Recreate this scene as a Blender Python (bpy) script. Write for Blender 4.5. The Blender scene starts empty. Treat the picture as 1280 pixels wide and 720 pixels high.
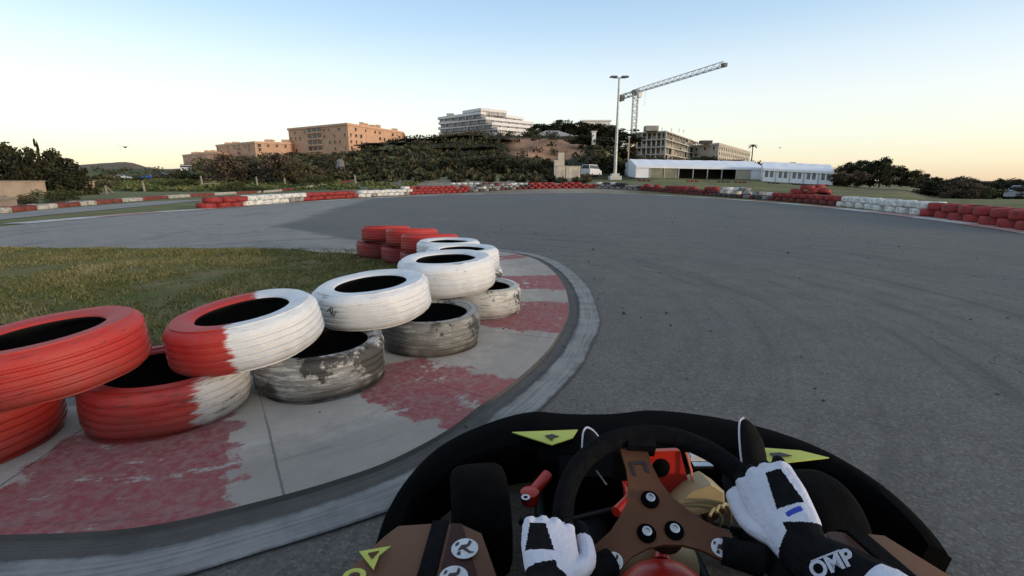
import bpy, bmesh, math, random
import numpy as np
from math import sin, cos, tan, atan, atan2, pi, radians, hypot
from mathutils import Vector, Matrix, Euler, noise as mnoise

random.seed(7); np.random.seed(7)
scene = bpy.context.scene
COL = scene.collection
H = 1.0                       # eye height of the seated driver
FOC = 600.0
PITCH = atan(134/600.)
CP, SP = cos(PITCH), sin(PITCH)

# ------------------------------------------------------------------ survey helpers (photo bearing -> point on the ground / at a distance)
def ray(px, py):
    u = (px-640)/FOC; v = (360-py)/FOC
    return u, CP+v*SP, -SP+v*CP
def G(px, py, z=0.0):
    d = ray(px, py); t = (H-z)/-d[2]
    return Vector((d[0]*t, d[1]*t, z))
def AT(px, py, Y):
    d = ray(px, py); t = Y/d[1]
    return Vector((d[0]*t, Y, H+d[2]*t))

# ------------------------------------------------------------------ object helpers
def tag(o, label=None, cat=None, group=None, kind=None):
    if label: o['label'] = label
    if cat: o['category'] = cat
    if group: o['group'] = group
    if kind: o['kind'] = kind
    return o
def empty(name, loc=(0,0,0), rz=0, label=None, cat=None, group=None):
    o = bpy.data.objects.new(name, None); COL.objects.link(o)
    o.location = loc; o.rotation_euler = (0,0,rz); o.empty_display_size = .1
    return tag(o, label, cat, group)
def link_mesh(name, me, parent=None):
    o = bpy.data.objects.new(name, me); COL.objects.link(o)
    if parent is not None: o.parent = parent
    return o
def copy_tree(o, parent=None):
    c = o.copy(); COL.objects.link(c)
    if parent is not None: c.parent = parent
    for ch in list(o.children):
        copy_tree(ch, c)
    return c

class MB:
    """collects simple solids and links them as one mesh"""
    def __init__(s): s.v = []; s.f = []; s.m = []
    def add(s, vs, fs, mi=0):
        b = len(s.v); s.v += [tuple(p) for p in vs]
        s.f += [tuple(i+b for i in f) for f in fs]; s.m += [mi]*len(fs); return s
    def box(s, c, d, rot=None, mi=0):
        M = rot if rot is not None else Matrix.Identity(3)
        vs = [Vector(c)+M@Vector((x*d[0]/2, y*d[1]/2, z*d[2]/2)) for x in (-1,1) for y in (-1,1) for z in (-1,1)]
        return s.add(vs, [(0,1,3,2),(4,6,7,5),(0,4,5,1),(2,3,7,6),(0,2,6,4),(1,5,7,3)], mi)
    def tube(s, pts, r, n=8, closed=False, mi=0, cap=True):
        pts = [Vector(p) for p in pts]; N = len(pts)
        rs = r if isinstance(r, (list, tuple)) else [r]*N
        rings = []; up = None
        for i, p in enumerate(pts):
            if closed: t = pts[(i+1)%N]-pts[i-1]
            else: t = pts[min(i+1,N-1)]-pts[max(i-1,0)]
            t.normalize()
            if up is None:
                up = Vector((0,0,1)) if abs(t.z) < .9 else Vector((1,0,0))
            a = up-t*up.dot(t); a.normalize(); up = a; b = t.cross(a)
            rings.append([p+(a*cos(2*pi*k/n)+b*sin(2*pi*k/n))*rs[i] for k in range(n)])
        vs = [q for R in rings for q in R]; fs = []
        for i in range(N if closed else N-1):
            j = (i+1)%N
            for k in range(n):
                l = (k+1)%n; fs.append((i*n+k, i*n+l, j*n+l, j*n+k))
        if cap and not closed:
            fs.append(tuple(range(n))[::-1]); fs.append(tuple((N-1)*n+k for k in range(n)))
        return s.add(vs, fs, mi)
    def lathe(s, prof, n=24, M=None, closed=False, mi=0):
        M = M or Matrix.Identity(4); vs = []; fs = []; N = len(prof)
        for k in range(n):
            a = 2*pi*k/n
            for r, z in prof: vs.append(M@Vector((r*cos(a), r*sin(a), z)))
        for k in range(n):
            l = (k+1)%n
            for i in range(N if closed else N-1):
                j = (i+1)%N; fs.append((k*N+i, l*N+i, l*N+j, k*N+j))
        return s.add(vs, fs, mi)
    def prism(s, poly, z0, z1, M=None, mi=0):
        M = M or Matrix.Identity(4); n = len(poly)
        vs = [M@Vector((p[0],p[1],z0)) for p in poly]+[M@Vector((p[0],p[1],z1)) for p in poly]
        fs = [tuple(range(n))[::-1], tuple(range(n,2*n))]+[(i,(i+1)%n,(i+1)%n+n,i+n) for i in range(n)]
        return s.add(vs, fs, mi)
    def loft(s, rings, cap=True, mi=0):
        n = len(rings[0]); vs = [p for R in rings for p in R]; fs = []
        for i in range(len(rings)-1):
            for k in range(n):
                l = (k+1)%n; fs.append((i*n+k, i*n+l, (i+1)*n+l, (i+1)*n+k))
        if cap: fs += [tuple(range(n))[::-1], tuple((len(rings)-1)*n+k for k in range(n))]
        return s.add(vs, fs, mi)
    def ball(s, c, r, n=14, M3=None, mi=0):
        M3 = M3 or Matrix.Identity(3); r = r if hasattr(r,'__len__') else (r,r,r); c = Vector(c); vs = []; fs = []
        m = max(4, n//2)
        for i in range(m+1):
            th = pi*i/m
            for k in range(n):
                a = 2*pi*k/n
                vs.append(c+M3@Vector((r[0]*sin(th)*cos(a), r[1]*sin(th)*sin(a), r[2]*cos(th))))
        for i in range(m):
            for k in range(n):
                l = (k+1)%n; fs.append((i*n+k,(i+1)*n+k,(i+1)*n+l,i*n+l))
        return s.add(vs, fs, mi)
    def mesh(s, name, mats, smooth=False, fix=True):
        me = bpy.data.meshes.new(name); me.from_pydata(s.v, [], s.f); me.update()
        for m in (mats if isinstance(mats,(list,tuple)) else [mats]): me.materials.append(m)
        for p, i in zip(me.polygons, s.m): p.material_index = i
        if fix:
            bm = bmesh.new(); bm.from_mesh(me); bmesh.ops.remove_doubles(bm, verts=bm.verts, dist=1e-5)
            bmesh.ops.recalc_face_normals(bm, faces=bm.faces); bm.to_mesh(me); bm.free()
        if smooth:
            for p in me.polygons: p.use_smooth = True
            if smooth != 'all' and hasattr(me, 'set_sharp_from_angle'): me.set_sharp_from_angle(angle=radians(40))
        return me
    def build(s, name, mats, parent=None, smooth=False, fix=True):
        return link_mesh(name, s.mesh(name, mats, smooth, fix), parent)

# ------------------------------------------------------------------ materials
def rgb(r, g, b):  # sRGB 0-255 -> linear
    f = lambda c: (c/255/12.92) if c/255 <= .04045 else ((c/255+.055)/1.055)**2.4
    return (f(r), f(g), f(b), 1)
class NT:
    def __init__(s, name):
        s.m = bpy.data.materials.new(name); s.m.use_nodes = True; s.t = s.m.node_tree; s.n = s.t.nodes; s.l = s.t.links
        s.b = s.n['Principled BSDF']
    def node(s, typ, **kw):
        n = s.n.new(typ)
        for k, v in kw.items():
            if k in n.inputs: 
                s.put(n.inputs[k], v)
            else: setattr(n, k, v)
        return n
    def put(s, inp, v):
        if isinstance(v, bpy.types.NodeSocket): s.l.new(v, inp)
        else: inp.default_value = v
    def coord(s, which='Object'): return s.n.new('ShaderNodeTexCoord').outputs[which]
    def math(s, op, a, b=0.0, c=None):
        n = s.n.new('ShaderNodeMath'); n.operation = op; s.put(n.inputs[0], a); s.put(n.inputs[1], b)
        if c is not None: s.put(n.inputs[2], c)
        return n.outputs[0]
    def noise(s, vec, scale=5, detail=5, rough=.55, out='Fac'):
        n = s.n.new('ShaderNodeTexNoise'); s.put(n.inputs['Vector'], vec); n.inputs['Scale'].default_value = scale
        n.inputs['Detail'].default_value = detail; n.inputs['Roughness'].default_value = rough; return n.outputs[out]
    def ramp(s, fac, stops):
        n = s.n.new('ShaderNodeValToRGB'); s.put(n.inputs[0], fac); e = n.color_ramp.elements
        while len(e) < len(stops): e.new(.5)
        for q, (p, c) in zip(e, stops):
            q.position = p; q.color = c if hasattr(c,'__len__') else (c,c,c,1)
        return n.outputs[0]
    def smooth(s, x, a, b):
        n = s.n.new('ShaderNodeMapRange'); n.interpolation_type = 'SMOOTHSTEP'; s.put(n.inputs[0], x)
        n.inputs[1].default_value = a; n.inputs[2].default_value = b; return n.outputs[0]
    def mix(s, fac, a, b, blend='MIX'):
        n = s.n.new('ShaderNodeMix'); n.data_type = 'RGBA'; n.blend_type = blend; s.put(n.inputs[0], fac)
        s.put(n.inputs[6], a); s.put(n.inputs[7], b); return n.outputs[2]
    def scale(s, vec, v):
        n = s.n.new('ShaderNodeMapping'); s.put(n.inputs[0], vec); n.inputs['Scale'].default_value = v; return n.outputs[0]
    def bump(s, h, strength=.3, dist=.01):
        n = s.n.new('ShaderNodeBump'); s.put(n.inputs['Height'], h); n.inputs['Strength'].default_value = strength
        n.inputs['Distance'].default_value = dist; s.l.new(n.outputs[0], s.b.inputs['Normal'])
    def xyz(s, vec):
        n = s.n.new('ShaderNodeSeparateXYZ'); s.put(n.inputs[0], vec); return n.outputs
    def out(s, col, rough=.7, metal=0, spec=.5):
        s.put(s.b.inputs['Base Color'], col); s.put(s.b.inputs['Roughness'], rough); s.put(s.b.inputs['Metallic'], metal)
        s.b.inputs['Specular IOR Level'].default_value = spec; return s.m

def simple(name, c, c2=None, scale=8, rough=.7, metal=0, bump=0, bscale=60, spec=.5, detail=6):
    t = NT(name); co = t.coord()
    if c2 is None: c2 = tuple(x*.72 for x in c[:3])+(1,)
    n = t.noise(co, scale, detail)
    col = t.mix(t.smooth(n, .32, .68), c, c2)
    if bump: t.bump(t.noise(co, bscale, 4), bump, .01)
    return t.out(col, rough, metal, spec)

RUB = (.014,.014,.015,1)
def tyre_paint(name, base, wear=.45, second=None, axis=(1,0), off=0.0, dirt_shade=.25, blotch=0.0):
    """painted rubber: paint worn to black along the tread, grime low down deepened by painted underside shade; second = another colour beyond a line across the tyre"""
    t = NT(name); co = t.coord(); x, y, z = t.xyz(co)
    ang = t.math('ARCTAN2', x, t.math('MULTIPLY', y, -1.0))
    rad = t.math('SQRT', t.math('ADD', t.math('MULTIPLY', x, x), t.math('MULTIPLY', y, y)))
    cm = t.n.new('ShaderNodeCombineXYZ'); t.put(cm.inputs[0], t.math('MULTIPLY', ang, 1.6)); t.put(cm.inputs[1], t.math('MULTIPLY', z, 42)); t.put(cm.inputs[2], t.math('MULTIPLY', rad, 22))
    streak = t.noise(cm.outputs[0], 1.6, 8, .7)
    blob = t.noise(co, 7, 6, .65)
    fine = t.noise(co, 90, 3, .6)
    b1 = base
    if second is not None:
        d = t.math('ADD', t.math('MULTIPLY', x, axis[0]), t.math('MULTIPLY', y, axis[1]))
        d = t.math('ADD', d, t.math('MULTIPLY', t.math('SUBTRACT', t.noise(cm.outputs[0], 1.4, 6, .65), .5), .12))
        b1 = t.mix(t.smooth(d, off-.012, off+.012), base, second)
    tint = t.mix(t.smooth(blob, .35, .7), b1, t.mix(.16, b1, (.20,.17,.13,1)))
    w = t.math('ADD', t.math('MULTIPLY', streak, .75), t.math('MULTIPLY', blob, .25))
    # grazed side of the tread wears first, the shoulder keeps its paint
    worn = t.smooth(w, .80-wear*.55, .84-wear*.55)
    outer = t.smooth(rad, .26, .305)
    worn = t.math('MULTIPLY', worn, t.math('MULTIPLY_ADD', outer, .85, .12))
    col = t.mix(worn, tint, t.mix(.45, RUB, tint))
    low = t.math('MULTIPLY', t.smooth(z, .05, -.10), t.math('ADD', dirt_shade, .12))  # grime towards the bottom, deepened to paint in the shade of the underside
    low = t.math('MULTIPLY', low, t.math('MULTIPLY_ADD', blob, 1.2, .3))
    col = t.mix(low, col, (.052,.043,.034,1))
    if blotch:
        bl = t.smooth(t.noise(co, 4.5, 8, .72), .62-blotch*.3, .67-blotch*.3)
        col = t.mix(bl, col, t.mix(fine, (.03,.028,.026,1), (.075,.068,.06,1)))
    # unpainted inside of the carcass
    col = col
    lug = t.n.new('ShaderNodeTexWave'); lug.wave_type = 'BANDS'; cm2 = t.n.new('ShaderNodeCombineXYZ'); t.put(cm2.inputs[0], t.math('ADD', ang, t.math('MULTIPLY', z, 1.2)))
    t.l.new(cm2.outputs[0], lug.inputs['Vector']); lug.inputs['Scale'].default_value = 9; lug.inputs['Distortion'].default_value = .4
    hgt = t.math('ADD', t.math('MULTIPLY', t.math('MULTIPLY', lug.outputs['Fac'], outer), .09), t.math('ADD', t.math('MULTIPLY', streak, .9), t.math('MULTIPLY', fine, .25)))
    t.bump(hgt, .55, .006)
    return t.out(col, t.math('MULTIPLY_ADD', blob, .3, .42), 0, .4)

RED = (.45,.023,.018,1); WHITE = (.72,.72,.73,1); DULLRED = (.27,.028,.03,1)
M = {}
M['t_red'] = tyre_paint('red_tyre_paint', RED, .40, dirt_shade=.35)
M['t_red2'] = tyre_paint('red_tyre_paint_old', DULLRED, .42, dirt_shade=.5)
M['t_white'] = tyre_paint('white_tyre_paint', WHITE, .40, dirt_shade=.25)
M['t_white2'] = tyre_paint('white_tyre_paint_scuffed', WHITE, .42, dirt_shade=.4, blotch=.25)
M['t_half'] = tyre_paint('red_and_white_tyre_paint', RED, .40, second=WHITE, axis=(.96,.28), off=.0, dirt_shade=.3)
M['t_redend'] = tyre_paint('red_tyre_paint_white_end', (.38,.022,.02,1), .46, second=(.55,.53,.52,1), axis=(1,0), off=.235, dirt_shade=.5)
M['t_worn'] = tyre_paint('worn_white_tyre_paint', (.52,.51,.49,1), .62, dirt_shade=.9, blotch=.34)
M['t_grey'] = tyre_paint('grooved_grey_tyre_paint', (.36,.35,.33,1), .68, dirt_shade=.9, blotch=.20)
M['t_pale'] = tyre_paint('dusty_white_tyre_paint', (.55,.54,.52,1), .50, dirt_shade=.5, blotch=.15)
M['rubber'] = simple('carcass_rubber',(.010,.010,.011,1),(.016,.015,.015,1),20,.9,spec=.1)
M['t_black'] = tyre_paint('bare_rubber', (.03,.03,.032,1), .5, dirt_shade=.3)
FAR = {}
def far_paint(name, a, b):
    t = NT(name); n = t.noise(t.coord(), 9, 5, .7); return t.out(t.mix(t.smooth(n,.45,.62), a, b), .7)
FAR['red'] = far_paint('far_red_paint', (.30,.022,.022,1), (.15,.02,.018,1))
FAR['dark red'] = far_paint('far_dark_red_paint', (.15,.018,.016,1), (.06,.016,.014,1))
FAR['white'] = far_paint('far_white_paint', (.66,.66,.64,1), (.38,.37,.35,1))
FAR['dusty white'] = far_paint('far_dusty_white_paint', (.42,.39,.35,1), (.22,.20,.17,1))
FAR['dusty red'] = far_paint('far_dusty_red_paint', (.19,.03,.024,1), (.10,.03,.022,1))
FAR['grey'] = far_paint('far_grey_paint', (.30,.29,.29,1), (.07,.065,.065,1))
FAR['black'] = far_paint('far_black_rubber', (.022,.02,.024,1), (.09,.08,.09,1))

# ------------------------------------------------------------------ terrain
COLS = [(-400,[(45,0),(120,1),(420,9),(800,4)]),
 (60,[(45,0),(120,1.5),(420,13),(800,5)]),
 (160,[(45,0),(150,1.2),(420,16.5),(800,5)]),
 (215,[(45,0),(150,2.0),(300,8),(800,4)]),
 (260,[(45,0),(110,2.5),(240,10),(500,8),(800,4)]),
 (330,[(44,0),(60,.4),(110,4),(240,12),(400,12),(800,4)]),
 (430,[(42,0),(60,.6),(110,5),(215,11.5),(400,13),(800,4)]),
 (520,[(42,0),(60,.65),(100,5),(190,16.5),(300,20),(800,5)]),
 (600,[(42,0),(60,.65),(100,5),(190,17.5),(260,23.2),(400,22),(800,5)]),
 (650,[(42,0),(60,.65),(100,3.4),(150,9.5),(185,17.2),(260,22.5),(400,20),(800,5)]),
 (690,[(42,0),(60,.65),(90,1.9),(140,6.5),(158,13.0),(200,18.5),(400,18),(800,4)]),
 (745,[(42,0),(60,.65),(90,1.8),(140,9.5),(190,15),(400,12),(800,3)]),
 (800,[(42,0),(60,.6),(90,1.6),(115,2.2),(190,8.8),(400,6),(800,2)]),
 (930,[(42,0),(60,.4),(90,1.3),(115,1.6),(200,7.5),(400,2),(800,0)]),
 (1040,[(42,0),(60,.1),(90,.5),(200,.3),(400,-1),(800,-2)]),
 (1120,[(40,0),(90,-.3),(200,-1),(800,-3)]),
 (1180,[(28,0),(45,-.8),(70,-1.3),(200,-2.5),(800,-4)]),
 (1500,[(26,0),(45,-.9),(70,-1.4),(200,-2.5),(800,-4)])]
def zt(X, Y):
    """height of the land at a place"""
    if Y < 25: return 0.0
    pxh = 640+600*1.0247*X/Y
    px = min(max(pxh, COLS[0][0]), COLS[-1][0])
    def prof(c, y):
        if y <= c[0][0]: return c[0][1]
        for (a, za), (b, zb) in zip(c, c[1:]):
            if y <= b: 
                k = (y-a)/(b-a); return za+(zb-za)*k
        return c[-1][1]*max(0, 1-(y-c[-1][0])/900)
    z = 0
    for (pa, ca), (pb, cb) in zip(COLS, COLS[1:]):
        if pa <= px <= pb:
            k = (px-pa)/(pb-pa); k = k*k*(3-2*k)
            z = prof(ca,Y)*(1-k)+prof(cb,Y)*k; break
    f = min(1, max(0, (Y-45)/60))
    z += f*mnoise.noise(Vector((X*.05, Y*.05, 3.1)))*.7+f*mnoise.noise(Vector((X*.2, Y*.2, 1)))*.18
    return z
def pxof(X, Y): return 640+600*1.0247*X/Y

def make_terrain():
    az = np.radians(np.concatenate([np.arange(-180,-66,6.), np.arange(-66,66,.55), np.arange(66,180.1,6.)]))
    ds = [0.0,3,6,10,15,20,25,30,34,38,42,46]+list(np.geomspace(49, 3500, 95))
    vs = []; cols = []; nA = len(az)
    c_grass = np.array([.165,.155,.070]); c_dry = np.array([.20,.165,.105]); c_green = np.array([.075,.092,.030]); c_dark = np.array([.028,.028,.014]); c_cliff = np.array([.40,.215,.125]); c_dirt = np.array([.26,.215,.165])
    for d in ds:
        for a in az:
            X, Y = d*sin(a), d*cos(a); z = zt(X,Y) if Y > 25 else 0.0
            vs.append((X,Y,z))
            n = mnoise.noise(Vector((X*.11,Y*.11,0))); n2 = mnoise.noise(Vector((X*.03,Y*.03,7)))
            c = c_grass*(1+.35*n)
            if Y > 5:
                px = pxof(X,Y)
                w = lambda a0,a1,b0,b1: max(0,min(1,(px-a0)/(a1-a0)))*max(0,min(1,(b1-px)/(b1-b0)))
                k = w(380,470,760,820)*max(0,min(1,(70-Y)/8))*(1 if Y > 30 else 0)   # bare earth between the barriers
                c = c*(1-k)+c_dirt*(1+.25*n)*k
                if Y > 44:
                    k = w(90,130,420,500)*max(0,min(1,(Y-44)/6))
                    c = c*(1-k)+c_green*(1+.4*n)*k
                    k = w(480,560,790,830)*max(0,min(1,(Y-72)/8))
                    c = c*(1-k)+c_dark*(1+.5*n)*k
                    k = w(632,650,722,735)*max(0,min(1,(Y-128)/5))*max(0,min(1,(182-Y)/6))*(.55+.45*(n > -.15))
                    c = c*(1-k)+c_cliff*(1+.3*n2+.2*n)*k
                    k = w(745,752,768,775)*max(0,min(1,(Y-118)/5))*max(0,min(1,(150-Y)/6))
                    c = c*(1-k)+np.array([.25,.20,.09])*(1+.3*n)*k
                    k = w(-400,-300,235,265)*max(0,min(1,(Y-230)/30))
                    c = c*(1-k)+np.array([.17,.125,.085])*(1+.5*n2)*k
                    k = w(1050,1090,1500,1600)*.6
                    c = c*(1-k)+c_dry*(1+.3*n)*k
                    if Y > 420: c = c*.4+np.array([.05,.055,.05])*.6
            cols.append((max(c[0],.004),max(c[1],.004),max(c[2],.004),1))
    fs = []
    for i in range(len(ds)-1):
        for k in range(nA-1): fs.append((i*nA+k, i*nA+k+1, (i+1)*nA+k+1, (i+1)*nA+k))
    me = bpy.data.meshes.new('ground'); me.from_pydata(vs, [], fs); me.update()
    at = me.color_attributes.new('soil', 'FLOAT_COLOR', 'POINT'); at.data.foreach_set('color', np.array(cols, dtype=np.float32).ravel())
    for p in me.polygons: p.use_smooth = True
    t = NT('ground_soil'); a = t.n.new('ShaderNodeVertexColor'); a.layer_name = 'soil'; co = t.coord()
    n1 = t.noise(co, .9, 8, .65); n2 = t.noise(co, .12, 4, .6)
    k = t.math('ADD', t.math('MULTIPLY', n1, .9), t.math('MULTIPLY', n2, .5))
    col = t.mix(1.0, a.outputs[0], t.ramp(k, [(.35,.35),(.62,.85),(.95,1.55)]), 'MULTIPLY')
    t.bump(n1, .6, .15); me.materials.append(t.out(col, .95, 0, .1))
    o = link_mesh('ground', me); tag(o, kind='structure'); o.location.z = -.004
make_terrain()

# ------------------------------------------------------------------ sheets on the ground
def sheet(name, pts, z, mat, kind='structure', label=None):
    bm = bmesh.new(); vs = [bm.verts.new((p[0],p[1],z)) for p in pts]; f = bm.faces.new(vs)
    if f.normal.z < 0: f.normal_flip()
    bmesh.ops.triangulate(bm, faces=[f]); me = bpy.data.meshes.new(name); bm.to_mesh(me); bm.free(); me.materials.append(mat)
    for p in me.polygons:
        if p.normal.z < 0: p.flip()
    o = link_mesh(name, me); tag(o, label, kind=kind); return o
def catmull(pts, n=8):
    P = [Vector(p) for p in pts]; out = []
    for i in range(len(P)-1):
        a = P[max(i-1,0)]; b = P[i]; c = P[i+1]; d = P[min(i+2,len(P)-1)]
        for k in range(n):
            t = k/n; out.append(.5*((2*b)+(c-a)*t+(2*a-5*b+4*c-d)*t*t+(3*b-a-3*c+d)*t**3))
    out.append(P[-1]); return out
def resample(pts, step):
    out = [pts[0].copy()]; acc = 0
    for a, b in zip(pts, pts[1:]):
        L = (b-a).length; s = step-acc
        while s <= L:
            out.append(a+(b-a)*(s/L)); s += step
        acc = L-(s-step)
    return out
def strip(name, A, B, z, mat, kind='structure', zb=None):
    """ribbon between two curves, UV u = metres along, v = 0..1 across"""
    n = len(A); vs = [(p[0],p[1],z) for p in A]+[(p[0],p[1],z if zb is None else zb) for p in B]
    me = bpy.data.meshes.new(name); fs = [(i,i+1,n+i+1,n+i) for i in range(n-1)]
    me.from_pydata(vs, [], fs); me.update(); uv = me.uv_layers.new(name='UVMap')
    L = [0]
    for a, b in zip(A, A[1:]): L.append(L[-1]+(Vector(b)-Vector(a)).length)
    for p in me.polygons:
        for li in p.loop_indices:
            vi = me.loops[li].vertex_index; uv.data[li].uv = (L[vi%n], 0 if vi < n else 1)
    me.materials.append(mat)
    for p in me.polygons:
        if p.normal.z < 0: p.flip()
    o = link_mesh(name, me); tag(o, kind=kind); return o

# asphalt of the circuit
def asphalt_mat():
    t = NT('asphalt'); co = t.coord(); x, y, z = t.xyz(co)
    big = t.noise(co, .35, 5, .6); mid = t.noise(co, 3.0, 6, .65); fine = t.noise(co, 160, 3, .7); grit = t.noise(co, 48, 5, .75)
    dark = t.mix(t.smooth(mid, .3, .72), (.145,.132,.116,1), (.112,.103,.092,1))
    dark = t.mix(t.smooth(big, .4, .65), dark, (.112,.108,.102,1))
    dark = t.mix(t.math('MULTIPLY', t.smooth(grit, .54, .74), .65), dark, (.20,.193,.18,1))
    dark = t.mix(t.math('MULTIPLY', t.smooth(grit, .46, .30), .6), dark, (.050,.048,.047,1))
    old = t.mix(t.smooth(mid, .3, .7), (.29,.262,.235,1), (.225,.207,.19,1))
    old = t.mix(t.math('MULTIPLY', t.smooth(grit, .5, .7), .3), old, (.34,.31,.28,1))
    blot = t.noise(co, 9, 7, .7); dark = t.mix(t.math('MULTIPLY', t.smooth(blot, .54, .72), .45), dark, (.165,.16,.152,1)); dark = t.mix(t.math('MULTIPLY', t.smooth(blot, .44, .28), .5), dark, (.066,.064,.063,1))
    # older pale surface on the leg to the left, beyond a worn seam
    wob = t.math('MULTIPLY', t.math('SUBTRACT', t.noise(co, .8, 5, .6), .5), 1.1)
    e1 = t.math('ADD', t.math('ADD', x, t.math('MULTIPLY', y, .99)), wob)      # seam 1
    s1 = t.smooth(e1, 5.25, 5.7)
    e2 = t.math('ADD', t.math('ADD', x, t.math('MULTIPLY', y, .16)), wob)      # seam 2
    s2 = t.smooth(e2, -3.95, -3.3)
    new = t.math('MULTIPLY', s1, s2)
    col = t.mix(t.math('MULTIPLY', t.math('SUBTRACT', 1, new), t.smooth(x, -1.2, -2.4)), dark, old)
    agg = t.n.new('ShaderNodeTexVoronoi'); t.put(agg.inputs['Vector'], co); agg.inputs['Scale'].default_value = 105
    ac = t.xyz(agg.outputs['Color'])[0]; col = t.mix(t.math('MULTIPLY', t.smooth(ac, .72, .95), .34), col, (.25,.24,.225,1)); col = t.mix(t.math('MULTIPLY', t.smooth(ac, .25, .05), .38), col, (.035,.034,.034,1))
    # rubbered-in arc around the hairpin, measured from its centre
    dx = t.math('ADD', x, 1.6); dy = t.math('SUBTRACT', y, 4.0); rr_ = t.math('SQRT', t.math('ADD', t.math('MULTIPLY', dx, dx), t.math('MULTIPLY', dy, dy))); an = t.math('ARCTAN2', dx, dy)
    cb = t.n.new('ShaderNodeCombineXYZ'); t.put(cb.inputs[0], t.math('MULTIPLY', rr_, 5.0)); t.put(cb.inputs[1], t.math('MULTIPLY', an, .9)); skid = t.noise(cb.outputs[0], 1.3, 7, .65)
    zone = t.math('MULTIPLY', t.smooth(rr_, 2.5, 3.3), t.smooth(rr_, 9.5, 5.5))
    col = t.mix(t.math('MULTIPLY', t.math('MULTIPLY', t.smooth(skid, .47, .68), zone), .40), col, (.038,.037,.037,1))
    # hairline cracks
    cv = t.n.new('ShaderNodeTexVoronoi'); cv.feature = 'DISTANCE_TO_EDGE'; cw = t.n.new('ShaderNodeVectorMath'); cw.operation = 'ADD'; t.put(cw.inputs[0], co); t.put(cw.inputs[1], t.noise(co, 1.7, 5, .6, 'Color')); t.put(cv.inputs['Vector'], cw.outputs[0]); cv.inputs['Scale'].default_value = .33
    ck = t.math('MULTIPLY', t.smooth(cv.outputs['Distance'], .006, .001), t.smooth(big, .46, .56)); col = t.mix(t.math('MULTIPLY', ck, .7), col, (.03,.029,.028,1))
    # polished racing line
    st = t.noise(t.scale(co, (.9,.16,1)), 1.5, 4, .6)
    col = t.mix(t.math('MULTIPLY', t.smooth(st, .52, .72), .35), col, (.075,.073,.072,1))
    h = t.math('ADD', t.math('MULTIPLY', fine, .6), t.math('MULTIPLY', grit, .9)); t.bump(h, .7, .006)
    vor = t.n.new('ShaderNodeTexVoronoi'); vor.feature = 'DISTANCE_TO_EDGE'; t.put(vor.inputs['Vector'], co); vor.inputs['Scale'].default_value = .55
    return t.out(col, t.math('MULTIPLY_ADD', mid, .2, .72), 0, .3)
ASPH = asphalt_mat()
far_px = [(-160,291),(0,283),(130,271),(260,262),(330,256.5),(400,252),(480,247.5),(560,244),(640,242),(720,241.5),(800,243),(900,249),(1000,257),(1100,267.5),(1200,280.5),(1280,293),(1420,318),(1600,360)]
far_edge = resample(catmull([G(*p) for p in far_px], 10), .6)
far_edge = [Vector((-34, far_edge[0].y+1.0, 0))]+far_edge
edge_end = far_edge[-1]
sheet('road', [(p.x,p.y) for p in far_edge]+[(edge_end.x+2,-14),(-34,-14)], .002, ASPH)

def nrm(pts, i):
    a = pts[max(i-1,0)]; b = pts[min(i+1,len(pts)-1)]; t = (b-a).normalized(); return Vector((-t.y,t.x,0))
def offset(pts, d): return [p+nrm(pts,i)*d for i, p in enumerate(pts)]

# kerb along the far side of the bend
def kerb_mat():
    t = NT('far_kerb_paint'); uv = t.coord('UV'); u, v, w = t.xyz(uv); co = t.coord()
    n = t.noise(co, 2.5, 7, .7)
    seg = t.math('FRACT', t.math('DIVIDE', t.math('ADD', u, t.math('MULTIPLY', n, .25)), 4.4))
    isred = t.math('GREATER_THAN', seg, .5)
    conc = t.mix(n, (.42,.38,.33,1), (.30,.27,.235,1))
    red = t.mix(t.smooth(n,.42,.62), (.40,.16,.15,1), conc)
    wht = t.mix(t.smooth(n,.40,.66), (.52,.50,.47,1), conc)
    return t.out(t.mix(isred, wht, red), .85)
KM = kerb_mat()
sub = [p for p in far_edge if p.y > 3 and p.x > -11.5]
strip('kerb', sub, offset(sub, .62), .012, KM)

# grey path beyond the grass verge on the left
pth_a = catmull([G(*p) for p in [(-160,288),(0,275),(60,269),(130,262.5),(200,256),(255,250.5)]], 6)
pth_b = catmull([G(*p) for p in [(-160,278),(0,268),(60,262),(130,256.5),(200,251.5),(255,249.5)]], 6)
strip('path', pth_a, pth_b, .008, simple('path_concrete', (.27,.245,.225,1), (.20,.185,.17,1), .8, .9, bump=.3))

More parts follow.
